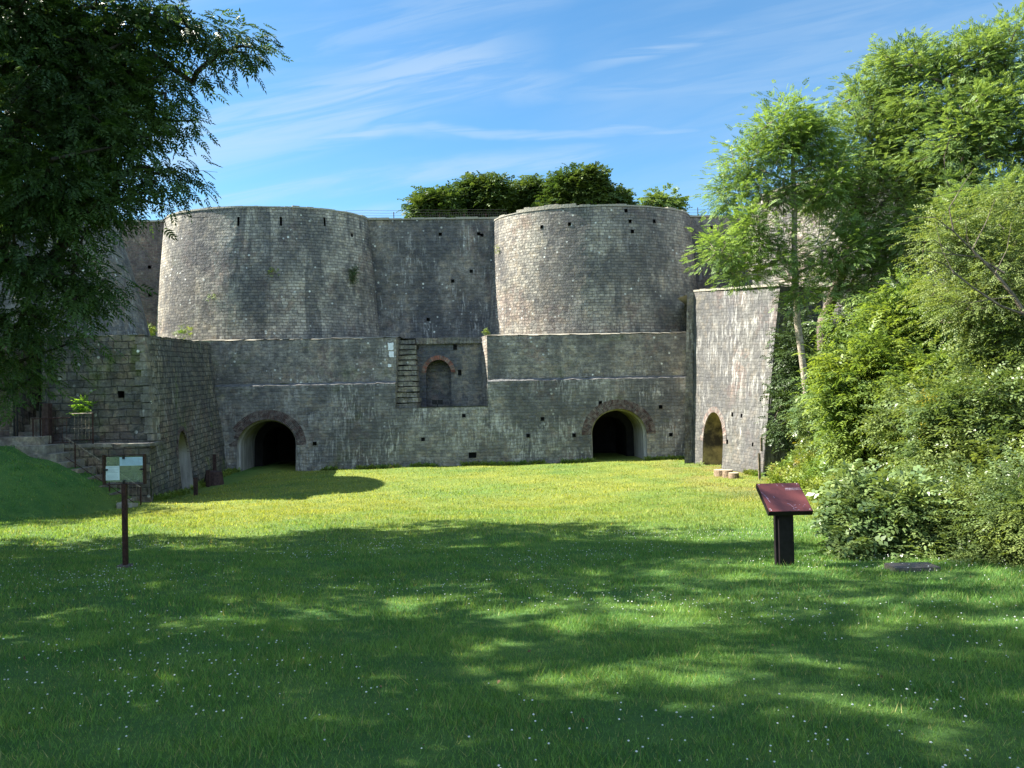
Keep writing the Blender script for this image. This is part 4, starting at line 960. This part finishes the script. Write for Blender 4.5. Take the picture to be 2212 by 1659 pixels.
def sample_blobs(blobs, n, shell=0.5):
    w = np.array([b[6] if len(b) > 6 else b[3]*b[4]*b[5] for b in blobs]); w = w/w.sum()
    idx = RNG.choice(len(blobs), n, p=w); B_ = np.array([b[:6] for b in blobs])[idx]
    d = RNG.normal(0, 1, (n, 3)); d /= np.linalg.norm(d, axis=1, keepdims=True)
    r = (shell+(1-shell)*RNG.random(n))*RNG.random(n)**0.12
    return B_[:, :3]+d*r[:, None]*B_[:, 3:6], d
def skeleton(trunk, targets, r_trunk, parent, mat, wob=0.12, r_end=0.006, sides=6, expo=0.5, name='trunk', up=0.3):
    P = [np.array(p, float) for p in trunk]
    # densify
    nodes = []; par = []
    for i in range(len(P)-1):
        k = max(1, int(np.linalg.norm(P[i+1]-P[i])/0.5))
        for q in range(k): nodes.append(P[i]+(P[i+1]-P[i])*q/k); par.append(len(nodes)-2)
    nodes.append(P[-1]); par.append(len(nodes)-2); par[0] = -1
    ntr = len(nodes)
    T = np.array(targets); base = P[0]
    order = np.argsort(np.min(np.linalg.norm(T[:, None, :]-np.array(nodes)[None, :, :], axis=2), axis=1))
    ends = []
    for ti in order:
        t = T[ti]; A = np.array(nodes); dv = t-A; dist = np.linalg.norm(dv, axis=1)
        cost = dist+np.maximum(0, A[:, 2]-t[2]+0.2*dist)*0.9
        cost[:max(1, ntr//4)] += 1.0
        j = int(np.argmin(cost)); a = A[j]; L_ = dist[j]; k = max(1, int(L_/0.45)); prev = j
        side = RNG.normal(0, 1, 3)*wob*L_
        for q in range(1, k+1):
            s = q/k; p = a+(t-a)*s+side*math.sin(math.pi*s)*0.5+np.array([0, 0, up*L_*0.25*math.sin(math.pi*s)])
            nodes.append(p); par.append(prev); prev = len(nodes)-1
        ends.append(prev)
    cnt = np.zeros(len(nodes))
    for e in ends:
        cnt[e] += 1
    ch = [[] for _ in nodes]
    for i in range(len(nodes)-1, 0, -1):
        if par[i] >= 0: cnt[par[i]] += cnt[i]
        if par[i] >= 0: ch[par[i]].append(i)
    tot = max(cnt[0], 1); rad = np.maximum(r_end, r_trunk*(np.maximum(cnt, 0.35)/tot)**expo)
    V = []; Fq = []
    N = np.array(nodes)
    for i in range(1, len(nodes)):
        p = par[i]; a, b_ = N[p], N[i]; dd = b_-a; l = np.linalg.norm(dd)
        if l < 1e-5: continue
        dd /= l; x = np.cross(dd, [0.31, 0.9, 0.17]); x /= np.linalg.norm(x); y = np.cross(dd, x)
        k0 = len(V); ra = min(rad[p], rad[i]*1.35) if p >= ntr or i >= ntr else rad[p]
        for (c, r) in ((a-dd*0.02, ra), (b_+dd*0.02, rad[i])):
            for s in range(sides):
                th = 2*math.pi*s/sides; V.append(c+x*r*math.cos(th)+y*r*math.sin(th))
        for s in range(sides):
            s2 = (s+1) % sides; Fq.append((k0+s, k0+s2, k0+sides+s2, k0+sides+s))
    np_mesh(name, np.array(V), np.array(Fq), mat, parent, smooth=True)
    return N
def tree(name, label, cat, trunk, blobs, n_cl, per, tpl, leafmat, barkmat, r_trunk=0.18, spread=0.45, scale=(0.8, 1.2), shell=0.45, droop=0.35, group=None, expo=0.5, up=0.3, r_end=0.006, sky_bias=0.0, flat=1.0):
    root = empty(name, tuple(trunk[0]), label, cat, group)
    C, D = sample_blobs(blobs, n_cl, shell)
    N = skeleton(trunk, C, r_trunk, root, barkmat, expo=expo, up=up, r_end=r_end)
    n = n_cl*per; base = np.repeat(C, per, 0); dd = np.repeat(D, per, 0)
    off = np.clip(RNG.normal(0, 1, (n, 3)), -1.6, 1.6); off[:, 2] *= 0.75*flat
    ps = base+off*spread*RNG.random((n, 1))**0.5
    dirs = off*0.6+dd*0.7+RNG.normal(0, 0.35, (n, 3)); dirs[:, 2] = dirs[:, 2]*0.6-droop
    V = place(tpl, ps, dirs, RNG.uniform(scale[0], scale[1], n))
    crown('crown', V, leafmat, root)
    return root
ASH = leaf_tpl(0.10, 0.036, 9, 0.25, 0.3)
ASHF = leaf_tpl(0.115, 0.042, 9, 0.28, 0.2)
COARSE = leaf_tpl(0.22, 0.10, 7, 0.5, 0.3)
SIMPLE = leaf_tpl(0.085, 0.045, 7, 0.28, 0.2, 'alt')
SMALL = leaf_tpl(0.048, 0.026, 9, 0.22, 0.15, 'alt')
BROAD = leaf_tpl(0.11, 0.062, 6, 0.28, 0.3, 'alt')
BIGF = leaf_tpl(0.24, 0.19, 7, 0.6, 0.2, 'alt')
def bp(px, py, Y, r, rz=None, ry=None, w=None):
    c = at(px, py, Y); k = Y/F_PX
    t = (c.x, c.y, c.z, r*k, (ry if ry is not None else r*k), (rz if rz is not None else r)*k)
    return t+((w,) if w else ())

# -- near left ash: what hangs into the picture
bl = [bp(60, 60, 13, 190, 150, 1.6), bp(230, 90, 13.5, 150, 110, 1.3), bp(370, 60, 14, 100, 60, 1.0), bp(450, 75, 14, 95, 45, .7), bp(515, 110, 14, 55, 30, .45),
      bp(200, 200, 13, 170, 100, 1.3), bp(390, 150, 14, 90, 45, .7), bp(340, 215, 13.6, 100, 50, .8), bp(90, 300, 12.5, 180, 120, 1.4), bp(270, 300, 13, 140, 80, 1.0), bp(400, 262, 14, 70, 26, .5), bp(435, 262, 14, 40, 18, .35),
      bp(300, 360, 13, 115, 60, .9), bp(365, 375, 14, 60, 32, .5), bp(110, 440, 12.5, 190, 90, 1.2), bp(250, 430, 13, 110, 45, .8), bp(345, 460, 14, 40, 45, .4), bp(60, 560, 12.5, 120, 80, 1.1, w=.9), bp(180, 620, 12.8, 80, 35, .5, w=.25),
      bp(50, 690, 12.8, 100, 80, 1.0, w=.6), bp(165, 640, 12.6, 70, 30, .5, w=.2), bp(35, 790, 13, 80, 60, .8, w=.3), bp(120, 730, 13, 50, 30, .5, w=.12), bp(25, 845, 13.2, 50, 22, .5, w=.1)]
T1base = (-14.2, 14.6, gz(-14.2, 14.6)); 
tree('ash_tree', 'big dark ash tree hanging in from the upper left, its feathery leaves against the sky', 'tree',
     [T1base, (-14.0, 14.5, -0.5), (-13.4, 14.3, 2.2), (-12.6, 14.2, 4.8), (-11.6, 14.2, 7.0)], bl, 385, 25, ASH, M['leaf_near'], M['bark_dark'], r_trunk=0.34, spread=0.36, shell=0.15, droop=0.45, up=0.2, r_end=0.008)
# its upper crown and the trees beside it, above and left of the frame: they shade the near lawn
def upper(name, label, trunk, blobs, n_cl, per, r=0.3, spread=0.56, tpl=COARSE, mat='leaf_near'):
    return tree(name, label, 'tree', trunk, blobs, n_cl, per, tpl, M[mat], M['bark_dark'], r_trunk=r, spread=spread, shell=0.25, droop=0.3, r_end=0.012)
upper('ash_tree', 'tall ash tree whose crown spreads above the upper left edge of the picture', [(-12.4, 12.5, gz(-12.4, 12.5)), (-12, 12.5, 2), (-11, 12.6, 6), (-10.2, 12.8, 9.5)],
      [(-10, 16, 7.6, 3.0, 3.0, 1.8), (-8.4, 13.0, 8.6, 2.2, 2.0, 1.3), (-12, 17, 6.5, 3.2, 3.2, 2.2), (-12, 12, 9.5, 3.0, 2.6, 1.8), (-7.6, 10.6, 10.4, 2.2, 1.8, 1.2), (-13, 14.0, 7.4, 3.0, 2.6, 2.4), (-15, 15.5, 4.0, 2.4, 3.0, 2.4), (-11.5, 14.2, 4.2, 1.5, 1.6, 1.4), (-15, 12.4, 5.6, 3.0, 1.8, 2.6), (-18, 13.6, 8.0, 3.0, 2.4, 2.4), (-15, 11.0, 3.2, 2.4, 1.4, 2.0)], 205, 24)
upper('lime_tree', 'leafy tree standing left of the picture beside the near lawn', [(-12.5, 7.4, gz(-12.5, 7.4)), (-12.4, 7.4, 2.5), (-12, 7.2, 6), (-11.8, 7, 9)],
      [(-11, 8.5, 6.5, 3.4, 2.6, 2.6), (-9, 6.5, 8.5, 2.8, 2.4, 1.8), (-12.5, 6, 4.0, 2.6, 2.6, 2.0), (-8.4, 9.2, 9.6, 2.2, 2.0, 1.4), (-12.4, 10.9, 5.2, 2.2, 1.2, 2.2), (-15.5, 10.8, 7, 3.0, 2.0, 2.5), (-10.5, 10.0, 3.4, 1.6, 1.4, 1.8)], 112, 24)
upper('lime_tree', 'second leafy tree left of the camera shading the foreground', [(-9, 2.2, gz(-9, 2.2)), (-9, 2.2, 2), (-8.8, 2.4, 5), (-8.6, 2.6, 7.5)],
      [(-8.4, 4.2, 5.0, 2.6, 2.2, 2.2), (-7.5, 2.5, 7.2, 2.4, 2.2, 1.8), (-9.8, 3.2, 3.4, 2.0, 2.0, 1.6), (-10, 5.6, 4.6, 2.2, 1.6, 2.2), (-7, 4.4, 3.6, 1.4, 1.3, 1.2), (-7.2, 6.2, 9.4, 3.0, 2.0, 1.6), (-6.6, 4.0, 8.6, 2.4, 2.0, 1.4)], 125, 24)
upper('maple_tree', 'dark tree behind the hanging ash, over the grass mound', [(-25.5, 28.5, gz(-25.5, 28.5)), (-25.4, 28.5, 1.5), (-25, 28.3, 4)],
      [(-23.5, 26.5, 3.2, 3.0, 2.6, 2.2), (-25.5, 29, 5.2, 2.6, 2.6, 1.8), (-21.5, 24.8, 1.6, 1.8, 2.0, 1.2), (-24, 23.5, 4.2, 2.6, 2.6, 2.2), (-22.5, 26, 3.4, 2.6, 2.6, 2.0)], 240, 26, spread=0.8)
def bare_twigs(parent_label, pts_list, mat, name='bare_branch', loc=None):
    root = empty(name, tuple(pts_list[0][0][0]), parent_label, 'branch')
    for pts, r0 in pts_list:
        mb = MB(); mb.tube(pts, [max(r0*(1-0.85*i/(len(pts)-1)), 0.003) for i in range(len(pts))], 5); mb.build('twig', mat, root)
    return root
def twig_px(pxs, Y, r): return ([at(x, y, Y+random.uniform(-.05, .05)) for x, y in pxs], r)
bare_twigs('pale dead branch caught among the leaves in front of the far left tower', [twig_px([(150, 500), (200, 488), (250, 478), (300, 488), (330, 510)], 13.4, .014), twig_px([(200, 505), (222, 485), (245, 462), (262, 445)], 13.4, .016), twig_px([(205, 470), (215, 495), (222, 508)], 13.4, .01), twig_px([(250, 478), (280, 500), (310, 540), (330, 565)], 13.4, .01), twig_px([(230, 440), (262, 470), (300, 500), (335, 535)], 13.2, .014)], M['bark_pale'])
bare_twigs('thin leafless twigs sticking out from the ash over the left tower', [twig_px([(345, 440), (370, 425), (395, 405), (440, 398)], 14, .008), twig_px([(395, 405), (420, 372)], 14, .006), twig_px([(385, 460), (420, 470), (455, 470)], 14, .006), twig_px([(420, 200), (450, 180), (465, 148)], 14, .009), twig_px([(440, 186), (455, 160)], 14, .006), twig_px([(350, 480), (380, 440), (395, 470)], 14, .006), twig_px([(405, 345), (430, 368), (470, 372)], 14, .006)], M['bark_dark'])

# -- slender ash at the right, in front of wing wall and tower
bl = [bp(1690, 290, 29, 95, 75), bp(1620, 350, 29, 70, 60), bp(1740, 300, 29, 70, 60), bp(1580, 420, 29, 60, 50), bp(1665, 410, 29, 70, 45), bp(1560, 545, 28.5, 65, 45), bp(1620, 500, 28.5, 75, 55),
      bp(1610, 590, 28.5, 60, 35), bp(1680, 555, 28.5, 70, 45), bp(1780, 400, 29, 75, 90), bp(1800, 530, 28.8, 85, 70), bp(1740, 620, 28.5, 60, 40), bp(1720, 245, 29, 30, 25)]
tb = at(1742, 850, 29.5)
tree('ash_tree', 'slender bright green ash tree in front of the pale right tower', 'tree', [tuple(tb), tuple(at(1735, 790, 29.4)), tuple(at(1722, 690, 29.2)), tuple(at(1716, 560, 29)), tuple(at(1716, 440, 29)), tuple(at(1712, 340, 29))], bl, 330, 26, ASHF, M['leaf_ash'], M['bark_pale'], r_trunk=0.13, spread=0.46, shell=0.25, droop=-0.02, expo=0.42)
bl = [bp(1850, 330, 31, 90, 110), bp(1865, 220, 31, 60, 75), bp(1930, 330, 31, 80, 90), bp(1830, 420, 30.5, 60, 80), bp(1745, 410, 30.5, 50, 60), bp(1900, 460, 30, 110, 110), bp(1850, 600, 29.5, 85, 60), bp(1960, 250, 31, 90, 110), bp(1900, 200, 31.5, 70, 80), bp(2000, 380, 30.5, 100, 110), bp(1960, 560, 29.5, 90, 80)]
tree('ash_tree', 'broad ash tree with bluish green foliage right of the slender one', 'tree', [tuple(at(1778, 780, 30.5)), tuple(at(1776, 700, 30.5)), tuple(at(1815, 600, 30.6)), tuple(at(1850, 470, 30.8)), tuple(at(1880, 330, 31))], bl, 400, 34, ASHF, M['leaf_ash2'], M['bark'], r_trunk=0.22, spread=0.5, shell=0.35, droop=-0.02)
bl = [bp(2010, 190, 29, 95, 90), bp(1950, 140, 30, 70, 60), bp(2110, 130, 28.5, 90, 80), bp(2190, 110, 28, 80, 90), bp(2080, 300, 28, 110, 110), bp(2190, 280, 27.5, 110, 130), bp(2130, 450, 27, 120, 90), bp(2230, 450, 27, 90, 100), bp(2170, 75, 28, 40, 40), bp(2020, 480, 27.5, 100, 80)]
tree('ash_tree', 'tallest ash tree at the upper right edge, reaching near the top of the picture', 'tree', [tuple(at(2130, 900, 29)), tuple(at(2110, 700, 29)), tuple(at(2090, 500, 28.8)), tuple(at(2100, 300, 28.6)), tuple(at(2120, 180, 28.6))], bl, 480, 34, ASHF, M['leaf_ash2'], M['bark'], r_trunk=0.28, spread=0.5, shell=0.35, droop=-0.02)
def shrub(label, blobs, n_cl, per, tpl, mat, spread=0.3, name='shrub', droop=0.1, scale=(0.8, 1.25), shell=0.55, cat='shrub', stems=True, bark='bark', up=0.3, flat=1.0):
    c = blobs[0]; g = gz(c[0], c[1])
    return tree(name, label, cat, [(c[0], c[1], min(g, c[2])-0.1), (c[0], c[1], min(g, c[2])+0.35)], blobs, n_cl, per, tpl, M[mat], M[bark], r_trunk=0.06, spread=spread, shell=shell, droop=droop, scale=scale, r_end=0.004, up=up, flat=flat)
shrub('dark ivy and dense shrub filling the gap right of the wing wall', [bp(1720, 900, 32, 45, 110, 1.2), bp(1715, 750, 32.5, 35, 110, 1.0), bp(1790, 800, 31.5, 70, 120, 1.2), bp(1870, 720, 31, 80, 90, 1.2)], 170, 34, leaf_tpl(0.10, 0.07, 7, .3, .2, 'alt'), 'leaf_ivy', spread=0.4)
shrub('tall sumac-like shrub with long bright leaves in the middle of the bank', [bp(1900, 830, 20, 130, 110, 1.4), bp(1860, 890, 20, 80, 90, 1.1), bp(1960, 720, 20.5, 90, 100, 1.2), bp(1850, 950, 20, 50, 60, 1.0), bp(2010, 850, 19, 110, 100, 1.3), bp(1920, 640, 21, 50, 60, .8), bp(1820, 700, 22, 30, 25, .4), bp(1830, 740, 22, 25, 25, .4)], 300, 34, leaf_tpl(0.125, 0.058, 8, 0.34, 0.25, 'alt'), 'leaf_elder', spread=0.36, droop=0.0)
shrub('elder shrub with greyish green leaves below the bright one', [bp(1775, 890, 28, 60, 50, 1.0), bp(1890, 1000, 20, 65, 70, 1.0), bp(1830, 940, 24, 50, 40, .8), bp(1890, 950, 20, 70, 70, .9)], 140, 30, BROAD, 'leaf_glossy', spread=0.35)
shrub('mixed hedge shrub with yellowing tips at the right edge', [bp(2130, 900, 14, 130, 130, 1.2), bp(2200, 760, 14.5, 90, 130, 1.2), bp(2060, 980, 14, 90, 100, 1.0), bp(2110, 1060, 13, 110, 80, 1.0), bp(2000, 920, 16, 90, 110, 1.0), bp(2210, 1000, 13, 80, 120, 1.0)], 240, 44, SIMPLE, 'leaf_hedge', spread=0.25)
shrub('low shrub with broad pale glossy leaves at the near end of the right bank', [bp(1880, 1130, 11.6, 70, 80, .6), bp(1960, 1120, 11.4, 80, 80, .6), bp(1850, 1180, 11.2, 45, 40, .4), bp(1920, 1190, 11.2, 80, 40, .5), bp(2030, 1160, 11.2, 60, 65, .5), bp(1870, 1050, 12, 50, 50, .5)], 150, 26, leaf_tpl(0.095, 0.058, 6, .2, .3, 'alt'), 'leaf_glossy', spread=0.2)
shrub('fine-leaved hedge running down to the lawn at the right edge', [bp(2130, 1160, 10.6, 90, 80, .6), bp(2210, 1120, 10.2, 80, 120, .7), bp(2080, 1200, 10.6, 60, 45, .4), bp(2180, 1215, 10.0, 80, 30, .4), bp(2270, 1150, 9.8, 70, 90, .6), bp(2100, 1090, 11.2, 80, 60, .6)], 230, 48, SMALL, 'leaf_hedge', spread=0.19)
shrub('thorny small tree with pale twigs and yellow-green leaves at the right edge', [bp(2080, 520, 15, 110, 90, 1.0), bp(2180, 560, 14.5, 100, 110, 1.0), bp(2120, 660, 14.5, 120, 80, 1.0), bp(2200, 440, 15, 70, 70, .8), bp(2020, 620, 15.5, 60, 60, .7)], 230, 26, SMALL, 'leaf_thorn', spread=0.3, name='thorn_tree', cat='tree', bark='bark', shell=0.2)
bare_twigs('dark arching branch with bare pale twigs reaching in from the right edge', [twig_px([(2240, 720), (2190, 640), (2150, 590), (2100, 540), (2060, 500), (2020, 470)], 13.6, .045), twig_px([(2170, 590), (2110, 555), (2040, 548), (1990, 540)], 13.6, .022), twig_px([(2240, 690), (2160, 660), (2100, 620), (2040, 570), (2000, 555)], 13.5, .03), twig_px([(2100, 620), (2060, 590), (2035, 540), (2020, 480)], 13.5, .012), twig_px([(2060, 500), (2050, 450), (2080, 400), (2100, 370)], 13.6, .014), twig_px([(2020, 470), (1980, 470), (1930, 490)], 13.6, .01), twig_px([(2080, 410), (2040, 420), (2000, 430)], 13.6, .008), twig_px([(2060, 548), (2020, 520), (1960, 525), (1915, 530)], 13.6, .009), twig_px([(2100, 540), (2130, 480), (2150, 430)], 13.6, .012), twig_px([(2190, 640), (2150, 645), (2090, 655), (2030, 640)], 13.5, .012), twig_px([(2110, 555), (2090, 520), (2085, 470)], 13.5, .009), twig_px([(2150, 590), (2175, 540), (2185, 480)], 13.5, .01)], M['bark'])
# weeds on the bank foot
def weeds(name, label, xr, yr, n, tpl, mat, z=0.15, cat='weeds', cond=None, kind='stuff', sc_=(0.8, 1.4)):
    X = RNG.uniform(xr[0], xr[1], n); Yw = RNG.uniform(yr[0], yr[1], n); k = cond(X, Yw) if cond else np.ones(n, bool); X, Yw = X[k], Yw[k]
    Z = ground_z(X, Yw)+RNG.random(len(X))*z; d = RNG.normal(0, .7, (len(X), 3)); d[:, 2] = np.abs(d[:, 2])+.25
    V = place(tpl, np.stack([X, Yw, Z], 1), d, RNG.uniform(*sc_, len(X)))
    o = crown(name, V, M[mat], None); tag(o, label, cat, kind=kind); return o
weeds('weed_cover', 'yellow-green nettles and weeds on the bank at the foot of the wing wall', (9.2, 14.5), (20, 33.2), 16000, leaf_tpl(0.11, 0.05, 6, .25, .1, 'alt'), 'weed', z=0.45, cond=lambda x, y: (x > toe_x(y)-0.25+0.25*np.sin(y*2.1)) & (x < toe_x(y)+2.6))
weeds('ground_cover', 'dense low growth covering the bank behind the shrubs', (7.0, 30), (8.0, 33.5), 34000, leaf_tpl(0.11, 0.055, 7, .3, .1, 'alt'), 'leaf_hedge', z=0.8, cond=lambda x, y: x > toe_x(y)+0.7)

n = 2600; u_ = RNG.uniform(-15.6, 9.6, n); yw = 41.2+0.054*u_-0.03-np.abs(RNG.normal(0, .10, n)); in1 = (np.abs(u_-A1[0]) < A1[1]*.9) | (np.abs(u_-A2[0]) < A2[1]*.9)
u_, yw = u_[~in1], yw[~in1]; t_ = RNG.random(1500); u2 = np.interp(t_, [0, 1], [9.5, 11.1])-np.abs(RNG.normal(0.03, .1, 1500)); y2 = np.interp(t_, [0, 1], [39.5, 33.3])
t3 = RNG.random(1500); u3 = -13.55-2.1*t3*12.9/13.3+0.06+np.abs(RNG.normal(0, .12, 1500)); y3 = 27.6+13.2*t3
X = np.concatenate([u_, u2, u3]); Yw = np.concatenate([yw, y2, y3]); patch = (np.sin(X*2.3)+np.sin(X*0.9+2)+np.sin(Yw*1.7)) > -0.3; X, Yw = X[patch], Yw[patch]
d = RNG.normal(0, .5, (len(X), 3)); d[:, 2] = np.abs(d[:, 2])+.5
o = crown('wall_foot_weeds', place(leaf_tpl(.14, .03, 6, .12, .1, 'alt'), np.stack([X, Yw, ground_z(X, Yw)], 1), d, RNG.uniform(.5, 1.5, len(X))), M['weed'], None); tag(o, 'ragged strip of taller weeds along the foot of the stone walls', 'weeds', kind='stuff')
# -- trees on the rampart
gp = 'trees on the rampart behind the towers'
far = [(945, 440, 60, 48, 45, 'leaf_far', 'leftmost and lowest olive tree above the middle curtain wall'), (1045, 415, 62, 62, 55, 'leaf_far', 'rounded olive tree rising behind the curtain wall, left of the right tower rim'), (1148, 420, 63, 45, 50, 'leaf_far', 'narrow olive tree wedged between two rounder trees behind the towers'),
       (1245, 405, 60, 75, 58, 'leaf_far', 'largest and tallest dark tree above the rim of the right tower'), (1320, 430, 62, 38, 34, 'leaf_far', 'low dark tree on the right shoulder of the largest rampart tree'), (1425, 432, 64, 52, 34, 'leaf_far_pale', 'sparse pale green tree behind the right end of the tower rim')]
for (px, py, Yt, rx, rz, mt_, lab) in far:
    c = at(px, py+9, Yt); k = Yt/F_PX; rz = rz*0.88
    bl = [(c.x, c.y, c.z-0.3, rx*k*.8, 2.2, rz*k*.85)]
    for q in range(9):
        a_ = random.uniform(0, 2*math.pi); rr = random.uniform(.45, .8)
        bl.append((c.x+math.cos(a_)*rx*k*rr, c.y+random.uniform(-1.5, 1.5), c.z+abs(math.sin(a_))*rz*k*rr-0.4, rx*k*random.uniform(.25, .4), 1.0, rz*k*random.uniform(.25, .42)))
    bl.append((c.x, c.y, c.z-1.6, rx*k*1.05, 1.8, 1.2))
    sp = 'pale' in mt_
    tree('broadleaf_tree', lab, 'tree', [(c.x, c.y, 10.6), (c.x, c.y, 12.2), (c.x+.1, c.y, c.z)], bl, 60 if sp else int(170*rx/60), 20 if sp else 46, BIGF, M[mt_], M['bark_dark'], r_trunk=0.25, spread=0.55, shell=0.5, group=gp, scale=(.7, 1.2), droop=0.1, r_end=0.02)

# -- plants on the walls
def wall_plant(label, p, n, tpl, mat, spread, name='wall_plant', down=0.3):
    p = Vector(p); ps = np.array(p)+RNG.normal(0, 1, (n, 3))*np.array([spread, spread*.35, spread]); ps[:, 1] -= 0.1
    d = RNG.normal(0, .6, (n, 3)); d[:, 1] -= 0.6; d[:, 2] -= down
    root = empty(name, tuple(p), label, 'plant'); crown('leaves', place(tpl, ps, d, RNG.uniform(.7, 1.3, n)), M[mat], root)
    mb = MB(); mb.tube([p+Vector((0, .15, -.05)), p+Vector((0, -.1, .02))], .02, 5); mb.build('stem', M['bark'], root)
u, v = find_uv(fnT1, 766, 590, (-9, 9), (3.2, 11)); p = fnT1(u, v)
wall_plant('small dark bush growing out of the left tower wall near its right side', p+Vector((0, -.1, .15)), 70, SIMPLE, 'leaf_ivy', .14)
wall_plant('tuft of fern on the right side of the left tower, just under the bush', p+Vector((-.06, -.1, -.32)), 45, SIMPLE, 'leaf_ivy', .12)
wall_plant('bright green fern on the bastion ledge behind the pale railing', at(182, 880, 28.15), 60, ASH, 'leaf_bright', .17, down=-.3)
wall_plant('ragged green tuft at the corner where bastion and gallery wall meet', at(432, 780, 41), 60, SIMPLE, 'leaf_ivy', .3)
wall_plant('yellowish grass tuft at the foot of the left tower by the bastion top', at(400, 720, 42.6), 50, leaf_tpl(.2, .02, 7, .1, -.3, 'alt'), 'weed', .22, down=-.8)
wall_plant('green tuft on the bastion top between the two left towers', at(325, 717, 41.5), 50, leaf_tpl(.25, .03, 7, .1, -.3, 'alt'), 'weed', .25, down=-.8)
wall_plant('grass tuft at the left foot of the right tower', at(1052, 722, 42.7), 30, leaf_tpl(.14, .02, 7, .1, -.3, 'alt'), 'weed', .12, down=-.8)
for (fn_, px, py, lab) in ((fnT1, 460, 640, 'yellow-green weeds low on the lit side of the left tower'), (fnT1, 590, 585, 'dry tuft halfway up the lit edge of the left tower'), (fnT2, 1075, 540, 'yellowish weed tuft on the left edge of the right tower')):
    u, v = find_uv(fn_, px, py, (-9, 9), (3.2, 11)); wall_plant(lab, fn_(u, v), 26, leaf_tpl(.10, .02, 7, .1, .3, 'alt'), 'weed', .14)

# ------------------------------------------------------------------ grass blades and clover
def blades(name, yr, dens, h, w, mat, xpad=1.12, label=''):
    n = int(dens*0.7*xpad*(yr[1]**2-yr[0]**2)); r = RNG.random(n)
    Yb = np.sqrt(yr[0]**2+r*(yr[1]**2-yr[0]**2)); X = (RNG.random(n)*2-1)*0.7*xpad*Yb
    k = X < toe_x(Yb)+0.3; 
    k &= ~((Yb > 27.0) & (X < -13.3))
    k &= Yb < 41.15+0.054*X
    X, Yb = X[k], Yb[k]; n = len(X)
    Z = ground_z(X, Yb)-0.01
    clump = 0.75+0.35*np.sin(X*3.1+1.2*np.sin(Yb*2.3))*np.sin(Yb*3.7+X)+RNG.normal(0, .18, n)
    hh = h*np.clip(clump, .35, 1.7)*RNG.uniform(.6, 1.3, n); ww = w*RNG.uniform(.7, 1.3, n)
    a = RNG.uniform(0, 2*math.pi, n); lean = RNG.uniform(.15, 1.0, n)*hh; la = RNG.uniform(0, 2*math.pi, n)
    dx, dy = np.cos(a)*ww/2, np.sin(a)*ww/2; lx, ly = np.cos(la)*lean, np.sin(la)*lean
    P0 = np.stack([X-dx, Yb-dy, Z], 1); P1 = np.stack([X+dx, Yb+dy, Z], 1)
    P2 = np.stack([X+lx, Yb+ly, Z+hh], 1)
    V = np.stack([P0, P1, P2], 1).reshape(-1, 3)
    o = np_mesh(name, V, np.arange(len(V)).reshape(-1, 3), M['blades']); tag(o, label, 'grass', kind='stuff')
blades('grass', (2.6, 7.5), 5200, .055, .0055, None, label='short green lawn grass in the shaded foreground')
blades('grass', (7.5, 14), 1500, .065, .010, None, label='lawn grass in the dappled shade further back')
blades('grass', (14, 26), 330, .075, .022, None, label='sunlit yellow-green lawn grass of the middle ground')
blades('grass', (26, 42), 110, .08, .035, None, label='sunlit lawn grass in front of the gallery wall')
blades('grass_tufts', (2.8, 13), 60, .13, .006, None, label='scattered longer grass stems standing above the near lawn')
def clover():
    n = 7000; r = RNG.random(n); Yb = np.sqrt(3.0**2+r*(15**2-3.0**2)); X = (RNG.random(n)*2-1)*.78*Yb
    keep = (np.sin(X*1.1+2*np.sin(Yb*.8))+np.sin(Yb*1.7+X*.6)+RNG.normal(0, .9, n)) > 0.75
    X, Yb = X[keep], Yb[keep]; ok = X < toe_x(Yb); X, Yb = X[ok], Yb[ok]; n = len(X)
    Z = ground_z(X, Yb)+RNG.uniform(.035, .075, n); s = RNG.uniform(.0045, .0095, n)*(0.8+0.02*Yb)
    o8 = np.array([[1, 0, 0], [0, 1, 0], [-1, 0, 0], [0, -1, 0], [0, 0, .9], [0, 0, -.6], [.7, .7, .4], [-.7, .7, .4], [-.7, -.7, .4], [.7, -.7, .4]])
    F_ = np.array([[0, 6, 4], [6, 1, 4], [1, 7, 4], [7, 2, 4], [2, 8, 4], [8, 3, 4], [3, 9, 4], [9, 0, 4], [0, 5, 6], [6, 5, 1], [1, 5, 7], [7, 5, 2], [2, 5, 8], [8, 5, 3], [3, 5, 9], [9, 5, 0]])
    V = (o8[None]*s[:, None, None]+np.stack([X, Yb, Z], 1)[:, None]).reshape(-1, 3)
    Fa = (F_[None]+np.arange(n)[:, None, None]*10).reshape(-1, 3)
    o = np_mesh('clover_flowers', V, Fa, M['petal']); tag(o, 'scattered white clover flowers in the foreground lawn', 'flowers', kind='stuff')
clover()
def litter():
    n = 110; Yb = np.sqrt(RNG.uniform(3.0**2, 13**2, n)); X = (RNG.random(n)*2-1)*.75*Yb; ok = X < toe_x(Yb)-.2; X, Yb = X[ok], Yb[ok]; n = len(X)
    d = RNG.normal(0, 1, (n, 3)); d[:, 2] *= .25
    o = crown('fallen_leaves', place(leaf_tpl(.035, .02, 1, .01, .2, 'alt'), np.stack([X, Yb, ground_z(X, Yb)+.03], 1), d, RNG.uniform(.6, 1.3, n)), simple('dead_leaf', (.12, .08, .04), var=.5), None)
    tag(o, 'a few brown fallen leaves scattered over the shaded lawn', 'leaves', kind='stuff')
litter()
